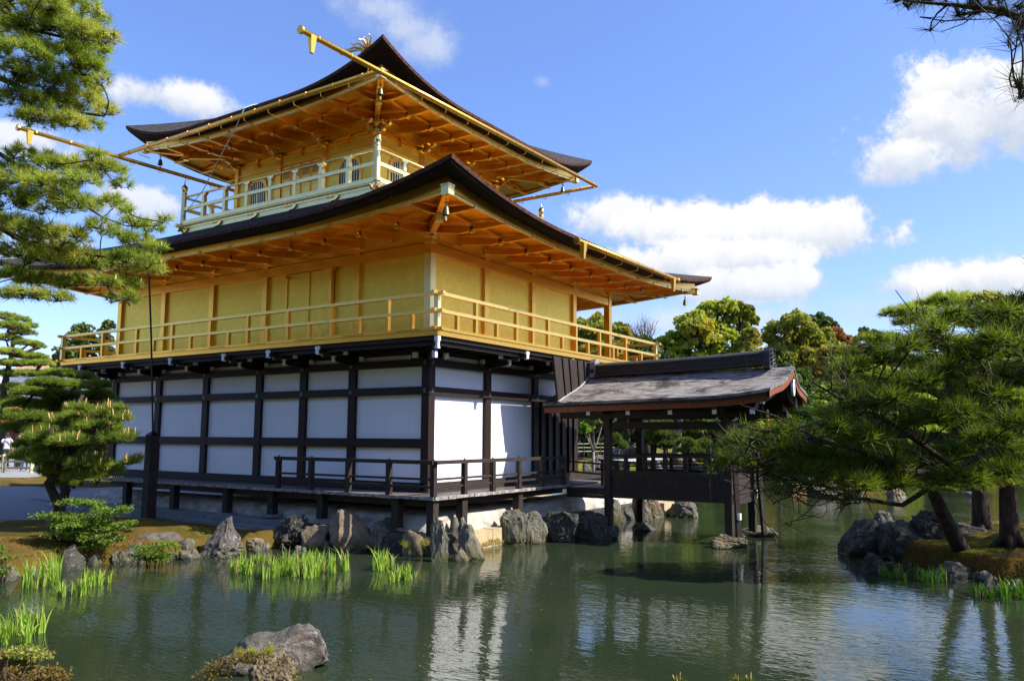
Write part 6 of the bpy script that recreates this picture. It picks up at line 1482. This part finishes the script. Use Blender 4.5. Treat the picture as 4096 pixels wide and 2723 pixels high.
# far lawn pines
def far_pine(u0, D, pads, label, trunk=None, tr=.16, bark='bark', tufts=700, mat='needle_far'):
    b = ground_at(u0, D); h = max(p[0][2] for p in pads)-b[2] if trunk is None else 0
    T_ = trunk if trunk is not None else [b, b+(.1, 0, h*.35), b+(-.15, 0, h*.6), b+(.1, 0, h*.9)]
    return pine('pine_tree', label, T_, tr, [(c_, r_*1.1, v_*1.7) for c_, r_, v_ in pads], int(tufts*1.7), .24, 18, .032, mat, tw=.02, bark=bark, group='pines on the far lawn', limb_r=.4)
b_ = ground_at(1556, 60)
far_pine(1556, 60, padsd([(1550, 940, 40, 10), (1510, 950, 30, 8), (1590, 935, 30, 8), (1530, 925, 30, 8)], 60, 1), 'pine with a thick pale trunk seen through the fishing deck', [b_+(0, 0, -.1), b_+(.1, 0, .7), b_+(.25, -.1, 2.0), b_+(.55, -.2, 3.4), b_+(.5, -.2, 4.2)], .42, 'bark_light', 500)
far_pine(1530, 58, padsd([(1500, 985, 22, 8), (1525, 975, 24, 8), (1510, 1000, 28, 9), (1540, 1005, 26, 9), (1500, 1018, 28, 9), (1530, 1022, 30, 8), (1550, 1015, 16, 8)], 58, .8), 'rounded low pine left of the thick pale trunk')
far_pine(1475, 60, padsd([(1462, 985, 20, 8), (1480, 995, 20, 8), (1455, 1008, 24, 9), (1475, 1018, 26, 9)], 60, .8), 'low pine behind the middle fishing deck post', tufts=420)
far_pine(1595, 57, padsd([(1580, 1020, 22, 8), (1600, 1028, 26, 8), (1620, 1022, 20, 8), (1590, 1038, 30, 8)], 57, .8), 'spreading dwarf pine right of the thick pale trunk', tufts=420)
far_pine(1425, 50, padsd([(1415, 1020, 14, 9), (1432, 1028, 14, 9), (1420, 1008, 10, 6)], 50, .5), 'small pine beside the near fishing deck post', tufts=220)
far_pine(1605, 56, padsd([(1595, 1062, 12, 4), (1615, 1060, 12, 4)], 56, .5), 'crooked dwarf pine on the far rocks', tufts=80, tr=.1)
for k, (u, v, lab) in enumerate(((1790, 905, 'cloud pine under the bright tree right of the gable'), (1850, 1010, 'wide shore pine right of the fishing deck'), (1960, 1040, 'shore pine behind the islet branches'), (1760, 1000, 'shore pine beyond the end of the fishing deck'))):
    far_pine(u, 46+3*k, padsd([(u-30, v, 32, 9), (u+25, v-8, 32, 9), (u, v+18, 40, 10), (u+45, v+20, 30, 9), (u-40, v+28, 30, 9), (u+10, v+40, 44, 9), (u+60, v+45, 30, 8), (u-50, v+50, 34, 8)], 46+3*k, 1.2), lab, tufts=1100)
for k in range(9):
    u = 1338+k*48; T('hedge_bush', 'dark bush at the back of the far lawn, '+['at the building edge', 'beside the screen fence', 'behind the near post', 'behind the crowd at left', 'behind the crowd at right', 'behind the middle post', 'just left of the pale trunk', 'right of the pale trunk', 'before the end post'][k], [(u-14, 1008, 22), (u+14, 1004, 22), (u, 1022, 20), (u, 988, 22)], 70.5, 3600, .28, 'leaf_dark', u=u, tr=.1, cat='bush')
# left background
for k, (u, D_, w_) in enumerate(((125, 30, 'under the broad pine'), (175, 29, 'right of the garden pine trunk'), (225, 31, 'close to the white wall corner'), (270, 33, 'behind the far end of the deck'))):
    shrub('hedge_bush', 'dark clipped bush '+w_, [(u-18, 1065, 22, 14), (u+18, 1062, 22, 14), (u, 1050, 24, 14), (u-20, 1082, 20, 10), (u+20, 1080, 20, 10), (u, 1035, 20, 12)], D_, 3000, .14, 'leaf_dark', cat='bush', jit=.5, group='bushes behind the garden pines')
T('evergreen_tree', 'dark tree top above the left end of the gold gallery', [(190, 765, 20), (175, 785, 22), (205, 795, 24), (150, 815, 22), (190, 830, 28), (140, 840, 20), (165, 845, 24)], 62, 4200, .3, 'leaf_dark', u=175)
T('evergreen_tree', 'slim dark tree beside the gold wall at left', [(250, 752, 12), (238, 765, 10), (245, 785, 14), (230, 800, 14), (250, 815, 16), (240, 840, 18)], 62, 2200, .3, 'leaf_dark', u=245)
T('maple_tree', 'yellow and orange maple foliage behind the garden pines', [(35, 955, 14), (60, 965, 14), (20, 975, 14), (50, 985, 12), (75, 955, 10)], 40, 1500, .14, 'leaf_orange', u=45, tr=.1)
for k, (u, w_) in enumerate(((30, 'far left'), (110, 'left of centre'), (200, 'right part'), (-60, 'outside the frame'), (275, 'behind the white wall corner'))):
    T('evergreen_tree', 'evergreen behind the garden pines, '+w_, [(u-30, 970, 30), (u+25, 965, 30), (u, 990, 34), (u-20, 1020, 30), (u+30, 1020, 30)], 56, 3200, .28, 'leaf_dark', u=u)
# unseen grove added behind the viewer: shades and colours the light on the walls
for k, (x, y, r, h) in enumerate(((-31, 4, 7, 11), (-29, -8, 7, 11), (-27, -19, 7, 10), (-33, 16, 7, 12), (-30, 28, 7, 12), (-18, -32, 7, 10), (-36, 38, 8, 13), (-6, -40, 7, 10), (8, -46, 7, 10), (24, -48, 7, 10), (40, -46, 7, 10))):
    leaf_tree('evergreen_tree', 'tall evergreen of the unseen grove added to shade the walls, number %d from the north' % (k+1) if False else ['broad', 'tall', 'rounded', 'spreading', 'slender', 'leaning', 'thick', 'low', 'bushy', 'dense', 'open'][k]+' evergreen of the unseen grove added behind the viewer to shade the walls', (x, y, gh(x, y) if gh(x, y) > -.3 else .1), [((x+a*r*.6, y+b*r*.6, h*c), r*.6) for a, b, c in ((0, 0, .95), (1, 0, .75), (-1, 0, .8), (0, 1, .8), (0, -1, .75), (.5, .5, .45), (-.5, -.6, .45))], 4200, .95, 'leaf_dark', tr=.4, group='unseen grove added to shade the walls')
# ------------------------------------------------------------------ fences, houses, lantern, landing
def bamboo_fence(name, label, p0, p1, zs, n, mat, r=.03, group=None, posth=None):
    t = thing(name, label, 'fence', tuple(p0), group); p0 = np.array(p0); p1 = np.array(p1)
    for z in zs: MB().tube([p0+(0, 0, z), p1+(0, 0, z)], r, 6).build('rail', M[mat], t)
    for k in range(n):
        q = p0+(p1-p0)*k/(n-1); MB().box(q[0]-.05, q[0]+.05, q[1]-.05, q[1]+.05, q[2]-.1, q[2]+(posth or max(zs)+.08)).build('post', M['bamboo'] if mat == 'bamboo' else M['woodgrey'], t)
a = atd(-120, 1083, 34); b = atd(72, 1083, 33)
bamboo_fence('bamboo_fence', 'pale yellow bamboo rail fence in front of the visitors at left', a, b, (.10, .36, .58), 4, 'bamboo', .048)
a = ground_at(1325, 64); b = ground_at(1490, 68); a[2] = b[2] = .45
bamboo_fence('bamboo_fence', 'green bamboo rail fence on the far lawn', a, b, (.25, .55, .85), 10, 'bamboo_green', .04)
a = ground_at(1341, 70); b = ground_at(1396, 71)
t = thing('screen_fence', 'pale bamboo screen fence behind the far lawn', 'fence', tuple(a)); MB().beam(a+(0, 0, 1.1), b+(0, 0, 1.1), .08, 1.5).build('panel', simple('old_bamboo_panel', (.30, .27, .20), .8), t); MB().beam(a+(0, 0, 1.88), b+(0, 0, 1.88), .16, .07).build('top_rail', M['bamboo'], t)
lt = thing('stone_lantern', 'small stone lantern on the far lawn', 'lantern', tuple(ground_at(1419, 60)))
x, y, z = ground_at(1419, 60)
MB().lathe((x, y, z), [(.3, 0), (.28, .08), (.12, .12), (.11, .5), (.2, .56), (.22, .62)], 8).build('shaft', M['kerb_stone'], lt); MB().box(x-.15, x+.15, y-.15, y+.15, z+.62, z+.88).build('fire_box', M['kerb_stone'], lt)
MB().lathe((x, y, z+.86), [(.001, -.02), (.36, 0), (.34, .06), (.12, .2), (.06, .24), (.07, .3), (.001, .38)], 6).build('cap', M['kerb_stone'], lt)
ld = thing('landing_stage', 'pale topped wooden landing stage at the far side of the building', 'landing stage', tuple(atd(1460, 1085, 40)))
a = atd(1404, 1062, 40); b = atd(1516, 1056, 46); MB().beam(a, b, 1.1, .06).build('deck', simple('bleached_boards', (.45, .46, .48), .6), ld)
for q in (.1, .35, .6, .85):
    p = a+(b-a)*q; MB().box(p[0]-.07, p[0]+.07, p[1]-.07, p[1]+.07, WZ-.3, p[2]-.04).build('post', M['woodgrey'], ld)
def house(name, label, u0, u1, v_eave, v_ridge, D, roofmat='rooftile', wallmat='redpaint', dep=7, z0=None):
    a = atd(u0, v_eave, D); b = atd(u1, v_eave, D+.5); zr = atd((u0+u1)/2, v_ridge, D+dep/2)[2]; ax_ = unit(b-a); ax_[2] = 0; ax_ = unit(ax_); nn = np.array([-ax_[1], ax_[0], 0])
    if nn @ FH < 0: nn = -nn
    c = (a+b)/2; Lh = np.linalg.norm((b-a)[:2])/2; g0 = gh(c[0], c[1]); ze = a[2]
    t = thing(name, label, 'house', (c[0], c[1], g0)); Q = lambda s, o, z: (c[0]+ax_[0]*s+nn[0]*o, c[1]+ax_[1]*s+nn[1]*o, z)
    mb = MB(); vs = [Q(s, o, z) for z in (g0-.2, ze-.1) for s, o in ((-Lh+.6, .9), (Lh-.6, .9), (Lh-.6, dep-.9), (-Lh+.6, dep-.9))]; mb.add(vs, [(0, 1, 2, 3), (4, 5, 6, 7), (0, 1, 5, 4), (1, 2, 6, 5), (2, 3, 7, 6), (3, 0, 4, 7)]); mb.build('wall', M[wallmat], t)
    mb = MB(); n = 10; rows = []
    for j in range(2*n+1):
        q = j/n-1; o = dep/2+q*dep/2; zz = ze+(zr-ze)*(1-abs(q))**1.15; rows.append([Q(s, o, zz) for s in np.linspace(-Lh, Lh, 3)])
    mb.grid(rows); mb.grid([[(p[0], p[1], p[2]-.12) for p in r__] for r__ in rows]); mb.grid([[rows[0][i] for i in range(3)], [(rows[0][i][0], rows[0][i][1], rows[0][i][2]-.12) for i in range(3)]]); rf = mb.build('roof', M[roofmat], t)
    mb = MB(); k = -Lh
    while k < Lh:
        for j in range(n): mb.beam(np.array(Q(k, dep/2-dep/2*(1-j/n), ze+(zr-ze)*(j/n)**1.15+.02)), np.array(Q(k, dep/2-dep/2*(1-(j+1)/n), ze+(zr-ze)*((j+1)/n)**1.15+.02)), .10, .08)
        k += .42
    mb.build('tile_ribs', M[roofmat], rf); MB().beam(Q(-Lh, dep/2, zr+.1), Q(Lh, dep/2, zr+.1), .35, .35).build('ridge', M[roofmat], rf)
    return t
M['tan_tile'] = simple('tan_roof_tile', (.42, .28, .16), .8, 0, .15, 3)
house('temple_house', 'grey tiled house behind the garden pines at left', -40, 185, 912, 862, 48)
house('temple_house', 'house with a tan roof behind the grey tiled house', 10, 130, 862, 832, 62, 'tan_tile', 'white')

# ------------------------------------------------------------------ people
def person(p, face, label, shirt, legs, pose='stand', h=1.65, group=None, hair='hair', extra=None):
    """one continuous skinned body; face = heading in the ground plane."""
    k = h/1.65; f = unit(np.array([face[0], face[1], 0.0])); s = np.array([-f[1], f[0], 0]); U = np.array([0, 0, 1.])
    J = {}; 
    def a(n, x, y, z, r): J[n] = (np.array(p)+(s*x+f*y+U*z)*k, r*k)
    a('pel', 0, 0, .90, .125); a('w', 0, 0, 1.05, .115); a('ch', 0, .0, 1.25, .135); a('nk', 0, 0, 1.40, .055); a('hb', 0, .01, 1.47, .075); a('hd', 0, .02, 1.56, .088)
    for sg, n in ((-1, 'l'), (1, 'r')):
        a('hip'+n, sg*.09, 0, .86, .085); a('kn'+n, sg*.10, .03, .47, .058); a('an'+n, sg*.11, -.01, .08, .042); a('to'+n, sg*.12, .14, .03, .035)
        a('sh'+n, sg*.175, 0, 1.35, .058)
        if pose == 'camera': a('el'+n, sg*.22, .20, 1.22, .040); a('ha'+n, sg*.06, .24, 1.46, .032); a('fi'+n, sg*.05, .27, 1.50, .022)
        elif pose == 'bent': a('el'+n, sg*.23, .06, 1.12, .042); a('ha'+n, sg*.12, .26, 1.10, .032); a('fi'+n, sg*.09, .30, 1.12, .022)
        else: a('el'+n, sg*.23, -.01, 1.12, .042); a('ha'+n, sg*.24, .06, .90, .032); a('fi'+n, sg*.24, .08, .82, .022)
    E = [('pel', 'w'), ('w', 'ch'), ('ch', 'nk'), ('nk', 'hb'), ('hb', 'hd')]
    for n in 'lr': E += [('pel', 'hip'+n), ('hip'+n, 'kn'+n), ('kn'+n, 'an'+n), ('an'+n, 'to'+n), ('ch', 'sh'+n), ('sh'+n, 'el'+n), ('el'+n, 'ha'+n), ('ha'+n, 'fi'+n)]
    nm = list(J); me = bpy.data.meshes.new('tmp'); me.from_pydata([tuple(J[n][0]-np.array(p)) for n in nm], [(nm.index(x), nm.index(y)) for x, y in E], [])
    o = bpy.data.objects.new('tmp', me); COL.objects.link(o); md = o.modifiers.new('s', 'SKIN'); o.modifiers.new('u', 'SUBSURF').levels = 1
    for i, n in enumerate(nm): me.skin_vertices[0].data[i].radius = (J[n][1], J[n][1]*(.75 if n in ('ch', 'w', 'pel') else 1))
    me.skin_vertices[0].data[nm.index('pel')].use_root = True
    dg = bpy.context.evaluated_depsgraph_get(); m2 = bpy.data.meshes.new_from_object(o.evaluated_get(dg)); bpy.data.objects.remove(o)
    for q in (M['skin'], M[shirt], M[legs], M['hair']): m2.materials.append(q)
    for pl in m2.polygons:
        c = np.array(pl.center); z = c[2]/k; hand = min(np.linalg.norm(c+np.array(p)-J['fil'][0]), np.linalg.norm(c+np.array(p)-J['fir'][0]))/k
        pl.material_index = 3 if z < .07 else 2 if z < .93 else (0 if (hand < .09 or z > 1.40) else 1); pl.use_smooth = True
    t = thing('person', label, 'person', tuple(p), group); b = link('body', m2, t); b.location = tuple(p)
    c = J['hd'][0]-f*.02*k+U*.025*k; mb = MB(); mb.lathe(tuple(c), [(.001, .10*k), (.06*k, .085*k), (.092*k, .04*k), (.096*k, -.01*k), (.088*k, -.06*k), (.07*k, -.09*k)], 10); hr = mb.build('hair', M[hair], t, smooth=True)
    for v in hr.data.vertices:
        d = np.array(v.co)-c; fw = d @ f
        if fw > .045*k and d[2] < .05*k: v.co = Vector(np.array(v.co)-f*(fw-.045*k))
    if extra == 'camera':
        q = (J['fil'][0]+J['fir'][0])/2+f*.03; mb = MB(); mb.beam(q-s*.06, q+s*.06, .07, .09).tube([q, q+f*.13], .04, 8)
        cm = mb.build('camera', M['shirt_black'], None, label='black camera held up by the visitor in the white shirt', cat='camera')
    return t
def stand(u, D, z=None): 
    q = atd(u, 1001, D); return np.array([q[0], q[1], gh(q[0], q[1]) if z is None else z])
VG = 'visitors at left'
person(atd(11, 1078, 39), (-.3, -1), 'person in a white shirt with black scarf raising a camera at the left frame edge', 'shirt_white', 'trousers_black', 'camera', 1.66, VG, extra='camera')
person(atd(40, 1077, 39.5), (-.6, -.8), 'person in black clothes looking down beside the person with the camera', 'shirt_black', 'trousers_black', 'bent', 1.68, VG)
person(atd(56, 1083, 38), (-.8, -.5), 'person in navy jacket and jeans right of the person in black', 'shirt_navy', 'jeans', 'bent', 1.6, VG)
person(atd(14, 1074, 42), (.5, -1), 'person in blue jeans half hidden behind the person with the camera', 'shirt_grey', 'jeans', 'stand', 1.62, VG)
person(atd(86, 1080, 38), (-.8, -.4), 'person with a pink top partly hidden by the pine', 'shirt_pink', 'trousers_black', 'stand', 1.55, VG)
VR = 'visitors beyond the far lawn'
for k, (u, D, sh, lg, ps, lab) in enumerate(((1336, 67, 'shirt_navy', 'trousers_black', 'stand', 'person in dark clothes at the building edge beyond the far lawn'), (1398, 68, 'shirt_pink', 'jeans', 'stand', 'person in a pink top behind the fence on the far lawn'),
   (1422, 67.5, 'shirt_red', 'jeans', 'bent', 'person in red right of the fishing deck post'), (1434, 67, 'shirt_grey', 'jeans', 'stand', 'person in grey in the far crowd'), (1443, 68, 'shirt_white', 'jeans', 'camera', 'person in white holding something up in the far crowd'),
   (1452, 67, 'shirt_black', 'trousers_black', 'stand', 'person in black in the middle of the far crowd'), (1462, 67.5, 'shirt_white', 'jeans', 'stand', 'person in white and jeans in front of the far crowd'), (1470, 68.5, 'shirt_navy', 'trousers_black', 'stand', 'person in navy at the right of the far crowd'),
   (1492, 68, 'shirt_grey', 'trousers_black', 'bent', 'person in grey half hidden by the far pine'))):
    person(stand(u, D), (-1, -.4+.1*k), lab, sh, lg, ps, 1.6+.03*(k % 4), VR)
rebase()
